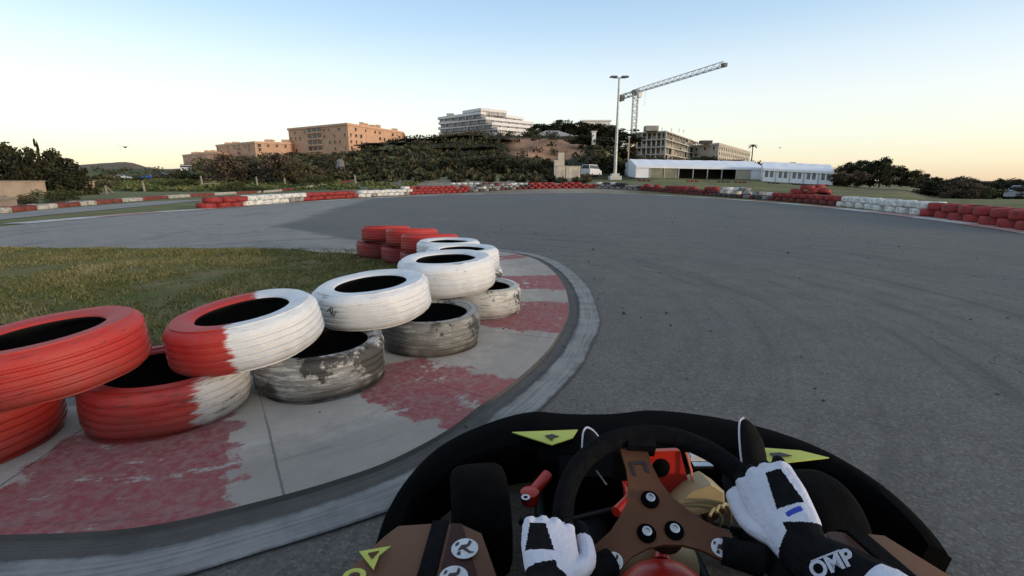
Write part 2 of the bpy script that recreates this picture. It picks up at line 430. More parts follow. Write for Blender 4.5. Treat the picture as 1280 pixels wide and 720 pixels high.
# ------------------------------------------------------------------ inner apron (painted concrete), gutter and white line
inner_px = [(640,318),(668,325),(692,341),(707,362),(712,389),(705,412),(692,435),(674,456),(650,478),(626,497),(600,515),(567,541),(525,566),(480,588),(430,606),(375,623),(300,643),(225,661),(150,673),(70,678),(0,680),(-100,684)]
edge = [G(*p) for p in inner_px]
edge = [Vector((-3.2,7.02,0)),Vector((-2.2,7.05,0)),Vector((-1.2,7.02,0)),Vector((-.45,6.95,0))]+edge+[Vector((-2.3,1.10,0)),Vector((-3.2,1.06,0)),Vector((-5,1.0,0))]
edge = resample(catmull(edge, 10), .05)
def width_for(pts, f): return [p+nrm(pts,i)*f(i,p) for i,p in enumerate(pts)]
AP_Z = .022
def apron_mat():
    t = NT('apron_paint'); uv = t.coord('UV'); u, v, w = t.xyz(uv); co = t.coord()
    n = t.noise(co, 2.2, 8, .72); n2 = t.noise(co, 11, 6, .7); fine = t.noise(co, 140, 3, .7)
    sc = t.noise(t.scale(uv, (.9,9,1)), 2.0, 7, .7)
    conc = t.mix(t.smooth(n, .3, .7), (.50,.43,.36,1), (.38,.335,.29,1))
    conc = t.mix(t.math('MULTIPLY', t.smooth(sc, .52, .66), .55), conc, (.50,.475,.45,1))
    conc = t.mix(t.math('MULTIPLY', t.smooth(t.math('MULTIPLY', n2, v), .20, .08), .35), conc, (.115,.112,.112,1))
    red = t.mix(t.smooth(n2, .35, .7), (.29,.055,.062,1), (.27,.095,.09,1))
    wob = t.math('ADD', u, t.math('MULTIPLY', t.math('SUBTRACT', n, .5), .55))
    wob = t.math('ADD', wob, t.math('MULTIPLY', t.math('SUBTRACT', n2, .5), .30))
    # black rubber rubbed onto the paint by passing wheels, and joints between the cast slabs
    rub = t.noise(t.scale(uv, (.55,14,1)), 2.4, 6, .68); rub2 = t.math('MULTIPLY', t.smooth(rub, .56, .72), t.smooth(v, .55, .02))
    jt = t.math('ABSOLUTE', t.math('SUBTRACT', t.math('FRACT', t.math('ADD', t.math('MULTIPLY', u, 1.05), t.math('MULTIPLY', t.math('SUBTRACT', n2, .5), .012))), .5))
    joint = t.smooth(jt, .006, .003); spk = t.smooth(t.noise(co, 60, 4, .7), .66, .74)
    mask = None
    for a, b in APRON_RED:
        k = t.math('MULTIPLY', t.smooth(wob, a-.02, a+.02), t.smooth(wob, b+.02, b-.02))
        mask = k if mask is None else t.math('MAXIMUM', mask, k)
    vv = t.math('ADD', v, t.math('MULTIPLY', t.math('SUBTRACT', n, .5), .5))
    mask = t.math('MULTIPLY', mask, t.smooth(vv, .66, .60))
    pt = t.noise(co, 3.4, 9, .74)
    scr = t.smooth(t.math('ADD', t.math('MULTIPLY', sc, .30), t.math('ADD', t.math('MULTIPLY', n2, .15), t.math('MULTIPLY', pt, .55))), .575, .545)
    mask = t.math('MULTIPLY', mask, scr)
    mask = t.math('MULTIPLY', mask, t.math('MULTIPLY_ADD', t.smooth(t.noise(co, 34, 6, .75), .36, .62), .32, .66))
    col = t.mix(mask, conc, red)
    col = t.mix(t.math('MULTIPLY', rub2, .45), col, (.075,.07,.07,1)); col = t.mix(t.math('MULTIPLY', joint, .6), col, (.06,.055,.05,1)); col = t.mix(t.math('MULTIPLY', spk, .5), col, (.10,.09,.08,1))
    t.bump(t.math('ADD', t.math('MULTIPLY', fine, .5), n2), .5, .006)
    return t.out(col, .8, 0, .3)
# where along the edge each red block lies
cum = [0]
for a, b in zip(edge, edge[1:]): cum.append(cum[-1]+(b-a).length)
def s_near(p): 
    i = min(range(len(edge)), key=lambda k: (edge[k]-p).length); return cum[i]
APRON_RED = []
for pa, pb in [((648,319),(664,324)),((697,346),(709,364)),((712,380),(702,420)),((646,481),(560,546))]:
    APRON_RED.append((s_near(G(*pa)), s_near(G(*pb))))
APRON_RED.append((s_near(Vector((-.86,1.28,0))), s_near(Vector((-1.62,1.16,0)))))
AM = apron_mat()
guide = resample(catmull([Vector((x,y,0)) for x,y in [(-3.2,6.75),(-2.3,6.6),(-1.75,6.25),(-1.25,5.75),(-.9,5.1),(-.68,4.4),(-.62,3.8),(-.72,3.25),(-.95,2.75),(-1.3,2.35),(-1.75,2.05),(-2.4,1.85),(-3.3,1.72),(-5,1.65)]], 10), .01)
ng = len(guide)
# match stations by nearest direction: walk the guide monotonically
inn = []; gi = 0
raw = []
for i, p in enumerate(edge):
    nv = nrm(edge,i); nv = nv if nv.dot(Vector((-1.4,3.6,0))-p) > 0 else -nv
    q = p+nv*.85; raw.append(min(range(ng), key=lambda k: (guide[k]-q).length_squared))
for i in range(1,len(raw)): raw[i] = max(raw[i], raw[i-1])
for _ in range(6): raw = [sum(raw[max(0,i-6):i+7])/len(raw[max(0,i-6):i+7]) for i in range(len(raw))]
inn = [guide[min(ng-1,int(r))] for r in raw]
INS = -1 if (offset(edge,-.1)[len(edge)//2]-Vector((-1,3,0))).length < (edge[len(edge)//2]-Vector((-1,3,0))).length else 1
top = [p+nrm(edge,i)*(INS*.010) for i,p in enumerate(edge)]
strip('apron', top, inn, AP_Z, AM)
strip('kerb_face', edge, top, .004, simple('apron_side', (.07,.064,.06,1), (.05,.047,.045,1), 6, .9, bump=.4), zb=AP_Z)
def band(name, w0, w1, z, mat):
    A = [p-nrm(edge,i)*(INS*w0) for i,p in enumerate(edge)]
    B = []
    for i, p in enumerate(edge):
        B.append(p-nrm(edge,i)*(INS*w1*(1+.12*mnoise.noise(Vector((cum[i]*1.7,0,0))))))
    strip(name, A, B, z, mat)
def gutter_mat(name, a, b, lo, hi, edge_fade=False):
    t = NT(name); uv = t.coord('UV'); co = t.coord(); n = t.noise(co, 5, 8, .7); sc = t.noise(t.scale(uv,(.8,6,1)), 2.2, 7, .72)
    k = t.math('ADD', t.math('MULTIPLY', n,.45), t.math('MULTIPLY', sc,.55)); fine = t.noise(co, 150, 3, .7)
    col = t.mix(t.smooth(k, lo, hi), a, b)
    if edge_fade:
        u, v, w = t.xyz(uv); e = t.math('ADD', t.math('MULTIPLY', t.math('ABSOLUTE', t.math('SUBTRACT', v, .5)), 2), t.math('MULTIPLY', t.math('SUBTRACT', n,.5), .9))
        col = t.mix(t.smooth(e,.7,1.05), col, (.075,.074,.073,1))
    t.bump(t.math('ADD', fine, sc), .4, .004); return t.out(col, .82, 0, .3)
band('gutter', -.004, .078, .007, gutter_mat('gutter_concrete', (.105,.095,.086,1), (.065,.06,.057,1), .4, .62))
band('edge_line', .075, .225, .011, gutter_mat('worn_edge_line', (.27,.265,.255,1), (.15,.146,.14,1), .42, .62, True))

def crumbs():
    r = random.Random(12); mb = MB(); n = 0
    while n < 240:
        x = r.uniform(-2.5,7); y = r.uniform(1.2,13); 
        k = min(range(0,len(edge),6), key=lambda i: (edge[i]-Vector((x,y,0))).length_squared); d = (edge[k]-Vector((x,y,0))).length
        inside = (Vector((x,y,0))-Vector((-1.4,3.6,0))).length < (edge[k]-Vector((-1.4,3.6,0))).length
        if (inside and r.random() < .8) or (d > .8 and r.random() < .72): continue
        h = r.uniform(.003,.010)*(1 if r.random() < .93 else 2); z = .026 if inside else .008
        mb.ball((x,y,z+h*.2),(h*r.uniform(.8,1.6),h*r.uniform(.8,1.4),h*.6),6,Matrix.Rotation(r.uniform(0,6),3,'Z')); n += 1
    o = mb.build('rubber_crumbs', simple('crumb_rubber',(.02,.019,.018,1),(.09,.085,.08,1),3,.9), None, True); tag(o, 'dark rubber crumbs and grit scattered along the kerb and track', 'grit', kind='stuff')
crumbs()
# infield lawn
lawn = [(-40,7.3),(-20,7.25),(-7.7,7.2),(-4.5,7.15),(-3.0,7.1),(-1.7,6.95)]
inner_in = [p for p in inn if p.y < 6.9]
lawn += [(p.x+.1*0,p.y) for p in inner_in]+[(-6,2.2),(-40,2.2)]
lawn_mat = simple('lawn_soil', (.19,.15,.075,1), (.10,.11,.032,1), 1.6, .95, bump=.6, bscale=40, spec=.1)
# (kept simple: a rectangle-like patch reaching under the apron's inner rim)
lawn = [(-40,7.3),(-20,7.25),(-7.7,7.2),(-4.5,7.15),(-3.0,7.05),(-1.9,6.9),(-1.3,6.3),(-.95,5.2),(-.85,4.2),(-.95,3.3),(-1.5,2.5),(-2.4,1.9),(-4,1.7),(-40,1.7)]
sheet('lawn', lawn, .012, lawn_mat)
def in_poly(x, y, P):
    c = False; j = len(P)-1
    for i in range(len(P)):
        if (P[i][1] > y) != (P[j][1] > y) and x < (P[j][0]-P[i][0])*(y-P[i][1])/(P[j][1]-P[i][1])+P[i][0]: c = not c
        j = i
    return c
def make_grass(n=85000):
    vs = np.zeros((n*3,3), dtype=np.float32); sh = np.zeros(n*3, dtype=np.float32); cnt = 0; rng = np.random.RandomState(3)
    while cnt < n:
        y = 1.75+rng.rand()*5.5; x = -.85-rng.rand()**1.3*12.5
        if abs(x) > y*1.3+2.2: continue
        if not in_poly(x, y, lawn): continue
        cl = mnoise.noise(Vector((x*1.4,y*1.4,0)))+.5*mnoise.noise(Vector((x*5,y*5,0)))
        if rng.rand() > .62+cl*.95: continue
        h = (.014+.020*rng.rand())*(1+.6*cl); a = rng.rand()*6.283; w = .004+.004*rng.rand(); l = h*1.0*rng.randn()
        b = rng.rand()*6.283
        vs[cnt*3] = (x-w*cos(a), y-w*sin(a), .012); vs[cnt*3+1] = (x+w*cos(a), y+w*sin(a), .012); vs[cnt*3+2] = (x+l*cos(b), y+l*sin(b), .014+h)
        s = .5+.55*cl+.25*rng.randn()+.25*mnoise.noise(Vector((x*.5,y*.8,4))); sh[cnt*3:cnt*3+3] = s; cnt += 1
    me = bpy.data.meshes.new('grass'); me.vertices.add(n*3); me.vertices.foreach_set('co', vs.ravel()); me.loops.add(n*3)
    me.loops.foreach_set('vertex_index', np.arange(n*3)); me.polygons.add(n); me.polygons.foreach_set('loop_start', np.arange(n)*3); me.polygons.foreach_set('loop_total', np.full(n,3)); me.update()
    at = me.attributes.new('shade','FLOAT','POINT'); at.data.foreach_set('value', sh)
    t = NT('grass_blades'); a = t.n.new('ShaderNodeAttribute'); a.attribute_name = 'shade'
    col = t.ramp(a.outputs['Fac'], [(0,(.095,.105,.026,1)),(.45,(.155,.145,.046,1)),(.75,(.235,.205,.083,1)),(1,(.34,.28,.14,1))])
    me.materials.append(t.out(col, .8, 0, .2)); o = link_mesh('grass', me); tag(o, 'short patchy green grass on the infield behind the tyres', 'grass', kind='stuff')
make_grass()

# ------------------------------------------------------------------ tyres
def tyre_profile(R, w, ri, detail=True):
    h = w/2
    o = [(ri,.82*h),(ri+.006,.90*h),(ri+.02,.93*h),(ri+.035,.985*h),((ri+R)/2-.01,1.0*h),((ri+R)/2+.03,.985*h),(R-.032,.93*h),(R-.014,.84*h),(R-.005,.72*h),(R-.001,.62*h)]
    if detail:
        tr = []
        for g in (.44,.16,-.16,-.44):
            tr += [(R,g*h+.0075),(R-.008,g*h+.004),(R-.008,g*h-.004),(R,g*h-.0075)]
    else: tr = [(R,.2*h),(R,-.2*h)]
    bot = [(r,-z) for r, z in o[::-1]]
    ins = [(ri+.004,-.72*h),(R-.05,-.74*h),(R-.026,-.55*h),(R-.02,0),(R-.026,.55*h),(R-.05,.74*h),(ri+.004,.72*h)]
    return o+tr+bot+ins
def tyre_mesh(name, R, w, ri, mat, n=72, detail=True, lump=.004, seed=0):
    mb = MB(); pr = tyre_profile(R,w,ri,detail); mb.lathe(pr, n, closed=True); mb.m = [1 if (k % len(pr)) >= len(pr)-8 else 0 for k in range(len(mb.f))]
    if lump:
        mb.v = [tuple(Vector(p)*(1+lump/.3*mnoise.noise(Vector(p)*6+Vector((seed,0,0))))) for p in mb.v]
    return mb.mesh(name, [mat, M['rubber']], smooth=True)
NEAR = [ # x, y, z-centre, R, w, material, label, tilt x, tilt y
 (-2.08,1.64,.127,.31,.21,'t_red','fully red tyre on the apron at the left picture edge, under the tilted red tyre',0,0),
 (-1.49,1.95,.127,.305,.21,'t_redend','bottom red tyre with a chalky white right end beside the weathered black and white one',.0,.02),
 (-.96,2.285,.124,.31,.205,'t_worn','weathered tyre, black with flaking white paint, under the half red half white one',0,-.02),
 (-.50,2.84,.127,.30,.21,'t_grey','dirty grey tyre with deep rib grooves under the two plain white tyres',.02,.0),
 (-.24,3.60,.127,.30,.21,'t_pale','dusty scuffed white tyre lowest at the apron edge, under the widest white tyre',-.02,.04),
 (-.40,4.28,.127,.31,.21,'t_white2','bottom white tyre hidden between the dusty one and the red stack',0,0),
 (-.68,4.92,.127,.31,.21,'t_white2','bottom tyre below the smallest white one, touching the red stack',0,0),
 (-.98,5.48,.127,.30,.21,'t_red2','dull red bottom tyre at the right of the red stack on the grass edge',0,0),
 (-1.33,5.97,.127,.30,.21,'t_red2','dark maroon bottom tyre in the middle of the red stack',0,0),
 (-1.76,6.38,.127,.30,.21,'t_red2','red bottom tyre at the left end of the red stack',0,0),
 (-1.80,1.76,.345,.325,.20,'t_red','big bright red tyre lying tilted on top at the left picture edge',.05,-.09),
 (-1.205,2.10,.343,.315,.20,'t_half','top tyre painted half red and half white',.07,-.10),
 (-.80,2.69,.342,.325,.20,'t_white','plain white top tyre with a black scribble, beside the half red one',.05,-.07),
 (-.47,3.40,.358,.345,.23,'t_white','widest white top tyre with raised sidewall marks, third before the red stack',.03,-.04),
 (-.42,4.05,.350,.31,.20,'t_white','white top tyre half hidden behind the widest white tyre',0,.0),
 (-.62,4.66,.342,.31,.19,'t_white','small white top tyre touching the red stack',-.02,0),
 (-.90,5.22,.342,.31,.19,'t_red','bright red top tyre nearest to the white ones',-.10,.0),
 (-1.20,5.75,.345,.31,.20,'t_red','bright red top tyre in the middle of the red stack',-.10,.0),
 (-1.62,6.20,.338,.31,.19,'t_red','red top tyre at the left end of the red stack',-.10,.0),
]
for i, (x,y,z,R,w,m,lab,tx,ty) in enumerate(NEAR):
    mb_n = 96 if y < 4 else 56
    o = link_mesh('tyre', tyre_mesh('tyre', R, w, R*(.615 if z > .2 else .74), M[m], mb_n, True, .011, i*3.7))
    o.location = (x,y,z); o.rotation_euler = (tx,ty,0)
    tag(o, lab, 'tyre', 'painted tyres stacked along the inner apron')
    if i == 12:   # black scribble on the wall of the tyre, a few pen strokes
        M4 = Matrix.Translation((x,y,z))@Matrix.Rotation(ty,4,'Y')@Matrix.Rotation(tx,4,'X')
        def on(a_, zz): return Vector(((R+.0005)*cos(a_), (R+.0005)*sin(a_), zz))
        mb = MB(); a0 = math.radians(-119)
        mb.tube(catmull([on(a0+u_,v_) for u_, v_ in [(0,.02),(.05,.038),(.09,.010),(.12,.03),(.10,.048),(.06,.02),(.12,.0),(.17,.024),(.20,.02)]],5),.0022,5)
        mb.build('scribble', simple('marker_ink',(.02,.02,.03,1),None,5,.6), o)

# far barriers ---------------------------------------------------------------------------------------------
FARMESH = {}
for k, mt in FAR.items(): FARMESH[k] = [tyre_mesh('far_tyre', .31, .2, .19, mt, 22, False, .012, s*5.1) for s in range(2)]
ORD = ['first','second','third','fourth','fifth','sixth','seventh','eighth','ninth','tenth','eleventh','twelfth','thirteenth','fourteenth','fifteenth','sixteenth','seventeenth','eighteenth','nineteenth','twentieth','twenty-first','twenty-second','twenty-third','twenty-fourth','twenty-fifth','twenty-sixth']
FARLIST = []
def place_far(p, z, kind, label, group, s=1.0, heap=0):
    rot = [random.uniform(-.05,.05)*(1+5*heap), random.uniform(-.05,.05)*(1+5*heap), random.uniform(0,6.28)]
    FARLIST.append((random.choice(FARMESH[kind]), (p.x+random.uniform(-.04,.04), p.y+random.uniform(-.04,.04), z+.1), rot, s, label, group))
def build_far(limit=278):
    vis = [f for f in FARLIST if -70 < pxof(f[1][0],f[1][1]) < 1350]
    vis.sort(key=lambda f: f[1][1]**2+f[1][0]**2*.3)
    for me, loc, rot, s, label, group in vis[:limit]:
        o = bpy.data.objects.new('tyre', me); COL.objects.link(o); o.location = loc; o.rotation_euler = rot; o.scale = (s,s,1)
        tag(o, label, 'tyre', group)
    bm = bmesh.new(); mats = [FARMESH[k][0].materials[0] for k in FARMESH]; out = bpy.data.meshes.new('distant_tyres')
    for m in mats: out.materials.append(m)
    for me, loc, rot, s, label, group in vis[limit:]:
        t = me.copy(); t.transform(Matrix.LocRotScale(Vector(loc), Euler(rot), Vector((s,s,1)))); n0 = len(bm.faces); bm.from_mesh(t); bm.faces.ensure_lookup_table()
        k = mats.index(me.materials[0])
        for f in bm.faces[n0:]: f.material_index = k; f.smooth = True
        bpy.data.meshes.remove(t)
    bm.to_mesh(out); bm.free(); o = link_mesh('distant_tyres', out); tag(o, 'farthest painted tyres of the track barriers beyond the countable ones', 'tyres', kind='stuff')
    print('far tyres', len(vis))
b1_px = [(258,260.5),(300,257.5),(350,253.3),(400,249.5),(450,246.5),(500,243.8),(560,241.3),(640,239.3),(700,238.8),(760,238.9),(820,240.3),(880,244),(950,249),(1000,253),(1060,258.5),(1110,264),(1170,271),(1230,279),(1290,287.5),(1330,294)]
b1 = resample(catmull([G(*p) for p in b1_px], 10), .70)
SEG = [(0,302,'red','red'),(302,372,'white','white'),(372,446,'red','red'),(446,508,'white','white'),(508,586,'red','red'),(586,662,'grey','grey'),(662,742,'red','red'),(742,800,'black','grey'),(800,898,'red','dark red'),(898,930,'white','black'),(930,966,'grey','black'),(966,1052,'red','dark red'),(1052,1166,'white','white'),(1166,2000,'red','red')]
SEGN = ['red run at the left tip of the far barrier','leftmost white run of the far barrier','red run below the long brown building','white run below the gap right of the brown building','red run below the left half of the white hotel','mottled grey run below the white hotel','red run by the cream cabins','black and grey run below the lamp mast','red run before the long white marquee','white run before the right half of the long marquee','grey run before the gap between the two marquees','red run before the windowed marquee','two-high white run at the right','red run at the right picture edge']
seg_of = lambda px: next(i for i, s in enumerate(SEG) if s[0] <= px < s[1])
for i, p in enumerate(b1):
    px = pxof(p.x,p.y); k = seg_of(px); s = SEG[k]
    top_k, bot_k = s[2], s[3]
    if s[2] in ('grey',) : bot_k = random.choice(['grey','black','grey','dark red'])
    if k == 1 or k == 3: bot_k = random.choice(['white','grey','white'])
    if k == 13: bot_k = 'red'
    place_far(p, zt(p.x,p.y), bot_k, 'bottom tyre in the %s' % SEGN[k], 'far barrier tyres, %s, lower layer' % SEGN[k], 1.08)
    skip = (k == 9 or k == 10) and i % 2 or (k == 5 and random.random() < .25) or (k == 2 and random.random() < .15)
    if i+1 < len(b1) and not skip:
        q = (p+b1[i+1])/2
        tk = top_k
        if s[2] == 'grey': tk = random.choice(['grey','black','white','grey'])
        if s[2] == 'black': tk = random.choice(['black','grey','black'])
        if k == 8: tk = random.choice(['red','dark red'])
        place_far(q, zt(q.x,q.y)+.2, tk, 'top tyre in the %s' % SEGN[k], 'far barrier tyres, %s, upper layer' % SEGN[k], 1.08)
for i, p in enumerate(b1[:-1]):
    px = pxof(p.x,p.y); k = seg_of(px)
    if 500 < px < 960 and random.random() < (.75 if px < 900 else .35):
        tk = SEG[k][2]
        if tk in ('grey','black'): tk = random.choice(['grey','black','white','dark red'])
        place_far(p, zt(p.x,p.y)+.4, tk, 'topmost tyre in the %s' % SEGN[k], 'far barrier tyres, %s, topmost layer' % SEGN[k], 1.08)
# heaps on top of the barrier
for (px,py,n,nm) in [(716,238,7,'heap of red tyres on the barrier before the cream cabins'),(1022,253.5,5,'heap of red tyres on the barrier before the windowed marquee')]:
    b = G(px,py)
    d = Vector((1,-.35 if px > 900 else 0,0)).normalized()
    for k in range(n):
        lv = 0 if k < n*.6 else 1
        off = (k if lv == 0 else k-n*.6+.8)*.5-n*.15
        q = b+d*off+Vector((0,random.uniform(.0,.5),0))
        place_far(q, .40+lv*.19, 'red', 'red tyre in the %s' % nm, nm, 1.0, 1)
# second barrier, one tyre high
b2_px = [(-60,272),(0,266),(30,263),(100,256.7),(150,252.5),(200,248.6),(250,245),(300,242),(350,239.6),(420,236.6),(500,234),(560,232.6)]
b2c = [Vector((p.x,p.y,0)) for p in catmull([G(*q) for q in b2_px], 10)]
b2 = resample(b2c, .72)
def b2_run(px):
    return int((px+5)//29.5)
for p in b2:
    px = pxof(p.x,p.y)
    r = b2_run(px); kd = 'dusty white' if r % 2 == 1 else 'dusty red'
    nm = '%s %s run from the left in the rear low barrier' % (ORD[max(0,r)//2], 'white' if r % 2 else 'red')
    place_far(p, zt(p.x,p.y)-.035, kd, 'tyre in the '+nm, 'rear barrier tyres, '+nm)
# farther stretch of the rear barrier, right of it
for a, b, kd, nm in [(566,602,'white','white stretch of rear barrier below the hotel middle'),(606,640,'dark red','dark red stretch of rear barrier below the hotel end'),(644,690,'white','white stretch of rear barrier left of the cream cabins')]:
    px = a
    while px < b:
        p = AT(px, 231, 58); p.z = 0
        place_far(p, zt(p.x,p.y), kd, 'tyre in the '+nm, 'rear barrier tyres, '+nm); px += 7.4

# ------------------------------------------------------------------ vegetation
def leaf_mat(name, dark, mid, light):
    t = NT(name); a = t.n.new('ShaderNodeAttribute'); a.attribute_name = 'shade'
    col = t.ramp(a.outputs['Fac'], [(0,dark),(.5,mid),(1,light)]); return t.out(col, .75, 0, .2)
def leaf_mesh(name, clumps, n_leaf, leaf, mat, seed):
    """clumps: (centre, radius xyz, shade)"""
    rng = np.random.RandomState(seed); V = []; S = []
    for c, r, sh in clumps:
        d = rng.randn(n_leaf,3); d /= np.linalg.norm(d,axis=1)[:,None]; rad = rng.rand(n_leaf)**.45
        p = np.array(c)+d*rad[:,None]*np.array(r)
        a = rng.randn(n_leaf,3); a /= np.linalg.norm(a,axis=1)[:,None]; b = np.cross(a, rng.randn(n_leaf,3)); b /= np.linalg.norm(b,axis=1)[:,None]
        s = leaf*(.6+.8*rng.rand(n_leaf))[:,None]
        q = np.stack([p-a*s, p+b*s*.55, p+a*s, p-b*s*.55],1)
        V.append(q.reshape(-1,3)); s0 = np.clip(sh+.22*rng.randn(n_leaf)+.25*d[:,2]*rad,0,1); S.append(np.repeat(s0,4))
    V = np.concatenate(V).astype(np.float32); S = np.concatenate(S).astype(np.float32); n = len(V)//4
    me = bpy.data.meshes.new(name); me.vertices.add(n*4); me.vertices.foreach_set('co', V.ravel()); me.loops.add(n*4); me.loops.foreach_set('vertex_index', np.arange(n*4))
    me.polygons.add(n); me.polygons.foreach_set('loop_start', np.arange(n)*4); me.polygons.foreach_set('loop_total', np.full(n,4)); me.update()
    at = me.attributes.new('shade','FLOAT','POINT'); at.data.foreach_set('value', S); me.materials.append(mat); return me
LM = {'dark': leaf_mat('dark_evergreen_leaves', (.010,.012,.006,1), (.030,.031,.014,1), (.066,.063,.028,1)),
      'green': leaf_mat('green_leaves', (.016,.020,.007,1), (.045,.052,.018,1), (.10,.10,.036,1)),
      'olive': leaf_mat('olive_leaves', (.034,.030,.015,1), (.085,.071,.036,1), (.155,.128,.068,1)),
      'brown': leaf_mat('brown_leaves', (.036,.027,.018,1), (.092,.067,.046,1), (.155,.112,.078,1))}
BARK = simple('bark', (.07,.055,.04,1), (.035,.028,.02,1), 6, .95, bump=.5)
def round_clumps(seed, n=26, flat=1.0):
    r = random.Random(seed); out = []
    for i in range(n):
        while True:
            p = Vector((r.uniform(-1,1), r.uniform(-1,1), r.uniform(-1,1)))
            if .3 < p.length < 1: break
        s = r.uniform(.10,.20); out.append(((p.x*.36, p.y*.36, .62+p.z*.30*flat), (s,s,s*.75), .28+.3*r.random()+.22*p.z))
    return out
def cyp_clumps(seed):
    r = random.Random(seed); return [((r.uniform(-.05,.05), r.uniform(-.05,.05), .12+.86*k/16), (.10*(1-.75*k/16)+.02,)*2+(.07,), .25+.3*r.random()) for k in range(17)]
def pine_clumps(seed):
    r = random.Random(seed); out = []
    for k in range(24):
        a = r.uniform(0,6.28); d = r.uniform(.05,.42); z = .62+r.uniform(-.12,.30)*(1-d); s = r.uniform(.09,.16)
        out.append(((d*cos(a), d*sin(a), z), (s*1.2,s*1.2,s*.6), .25+.3*r.random()))
    return out
CROWN = {}
for kd in LM:
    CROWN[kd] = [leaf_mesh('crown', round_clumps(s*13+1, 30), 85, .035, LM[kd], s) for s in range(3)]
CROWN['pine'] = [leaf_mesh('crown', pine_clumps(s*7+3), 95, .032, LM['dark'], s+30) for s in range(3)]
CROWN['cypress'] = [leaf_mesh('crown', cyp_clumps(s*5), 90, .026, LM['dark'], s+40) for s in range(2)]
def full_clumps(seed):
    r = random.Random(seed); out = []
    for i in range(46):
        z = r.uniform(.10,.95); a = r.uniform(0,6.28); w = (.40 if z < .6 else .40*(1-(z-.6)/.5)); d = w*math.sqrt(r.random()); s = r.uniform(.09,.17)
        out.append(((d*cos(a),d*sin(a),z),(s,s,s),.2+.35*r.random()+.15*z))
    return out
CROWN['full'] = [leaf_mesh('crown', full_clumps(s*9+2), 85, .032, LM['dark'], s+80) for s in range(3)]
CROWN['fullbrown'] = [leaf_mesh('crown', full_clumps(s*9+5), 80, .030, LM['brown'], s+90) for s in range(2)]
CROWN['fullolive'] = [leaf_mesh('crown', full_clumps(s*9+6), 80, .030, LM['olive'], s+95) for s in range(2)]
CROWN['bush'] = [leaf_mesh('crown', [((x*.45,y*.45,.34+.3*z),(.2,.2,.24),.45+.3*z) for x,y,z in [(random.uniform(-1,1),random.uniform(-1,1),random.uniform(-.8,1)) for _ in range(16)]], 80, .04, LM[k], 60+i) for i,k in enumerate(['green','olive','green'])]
def trunk_mesh(seed):
    r = random.Random(seed); mb = MB(); p = [Vector((r.uniform(-.02,.02)*k, r.uniform(-.02,.02)*k, -.04+.16*k)) for k in range(5)]
    mb.tube(p, [.034,.027,.023,.018,.008], 8)
    for k in range(6):
        a = r.uniform(0,6.28); z = r.uniform(.28,.5); b = Vector((0,0,z)); mb.tube([b, b+Vector((cos(a)*.1,sin(a)*.1,.09)), b+Vector((cos(a)*.24,sin(a)*.24,.24))], [.013,.009,.004], 6)
    return mb.mesh('trunk', BARK, smooth=True)
TRUNK = [trunk_mesh(s) for s in range(3)]
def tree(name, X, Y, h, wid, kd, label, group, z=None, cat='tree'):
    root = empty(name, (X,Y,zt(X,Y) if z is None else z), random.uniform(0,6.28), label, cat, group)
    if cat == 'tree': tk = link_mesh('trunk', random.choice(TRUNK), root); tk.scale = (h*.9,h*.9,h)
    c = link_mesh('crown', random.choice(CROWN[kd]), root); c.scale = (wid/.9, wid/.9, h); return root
def tree_px(name, px, Y, ytop, wpx, kd, label, group, ybase=None, cat='tree'):
    p = AT(px, 226, Y); z0 = zt(p.x, Y) if ybase is None else AT(px, ybase, Y).z
    ztp = AT(px, ytop, Y).z; return tree(name, p.x, Y, max(.6,(ztp-z0)/.97), wpx/600*Y, kd, label, group, z0, cat)

# left clump of dark evergreens above the tan wall
for px, yt, w, kd, lab in [(-28,184,52,'full','dark evergreen tree cut by the left picture edge'),(8,183,40,'full','dark evergreen tree with a knobbly top above the tan wall, first from the left'),(30,196,34,'full','low dark evergreen crown between the two tallest dark evergreens at far left'),(40,187,30,'full','dark evergreen with a flat top above the right end of the tan wall'),(54,179,15,'cypress','thin pointed cypress rising from the dark evergreen clump at far left'),(66,190,34,'full','dark evergreen tree right of the pointed cypress'),(86,200,34,'full','lowest and rightmost dark evergreen of the clump at far left')]:
    tree_px('evergreen_tree', px, random.uniform(34,38), yt, w*1.5, kd, lab, 'dark evergreens at the far left', 250)
# green field shrubs, brownish bushes below the brown building
bl = [(262,207,30,'brown'),(285,196,36,'brown'),(306,199,34,'brown'),(330,203,34,'olive'),(352,196,38,'brown'),(370,203,30,'olive'),(392,208,30,'olive'),(240,216,26,'green')]
for i, (px,yt,w,kd) in enumerate(bl):
    tree_px('bushy_tree', px, 66+random.uniform(-5,8), yt, w*1.35, {'brown':'fullbrown','olive':'fullolive','green':'green'}[kd], '%s bushy tree at the foot of the brown buildings, %s from the left' % ({'brown':'bare brownish','olive':'olive tinted','green':'low green'}[kd], ORD[sorted(b[0] for b in bl).index(px)]), 'bushy trees below the brown buildings', 238)
dk = [(404,204,30),(424,207,26),(446,206,30),(470,203,30),(492,206,32),(515,204,34),(538,205,32),(560,200,34),(582,199,36),(606,197,38),(630,197,38),(652,203,30),(672,206,26)]
for i, (px,yt,w) in enumerate(dk):
    tree_px('hedge_tree', px, 82+random.uniform(-4,6), yt, w*1.5, 'full', 'dark dense tree at the hill foot, %s from the left of that row' % ORD[i], 'dark trees along the hill foot', 228)
up = [(505,182,30),(524,180,32),(545,176,30),(566,174,28),(586,176,30),(607,177,28),(628,181,24),(480,190,26),(450,194,24),(535,190,34),(570,188,36),(606,189,34)]
for i, (px,yt,w) in enumerate(sorted(up)):
    Yd = 165+random.uniform(-6,10) if yt < 186 else 128
    tree_px('hillside_tree', px, Yd, yt-3, w*1.5, 'dark' if i % 3 else 'green', 'dark tree on the slope under the white hotel, %s from the left' % ORD[i], 'trees on the slope under the white hotel')
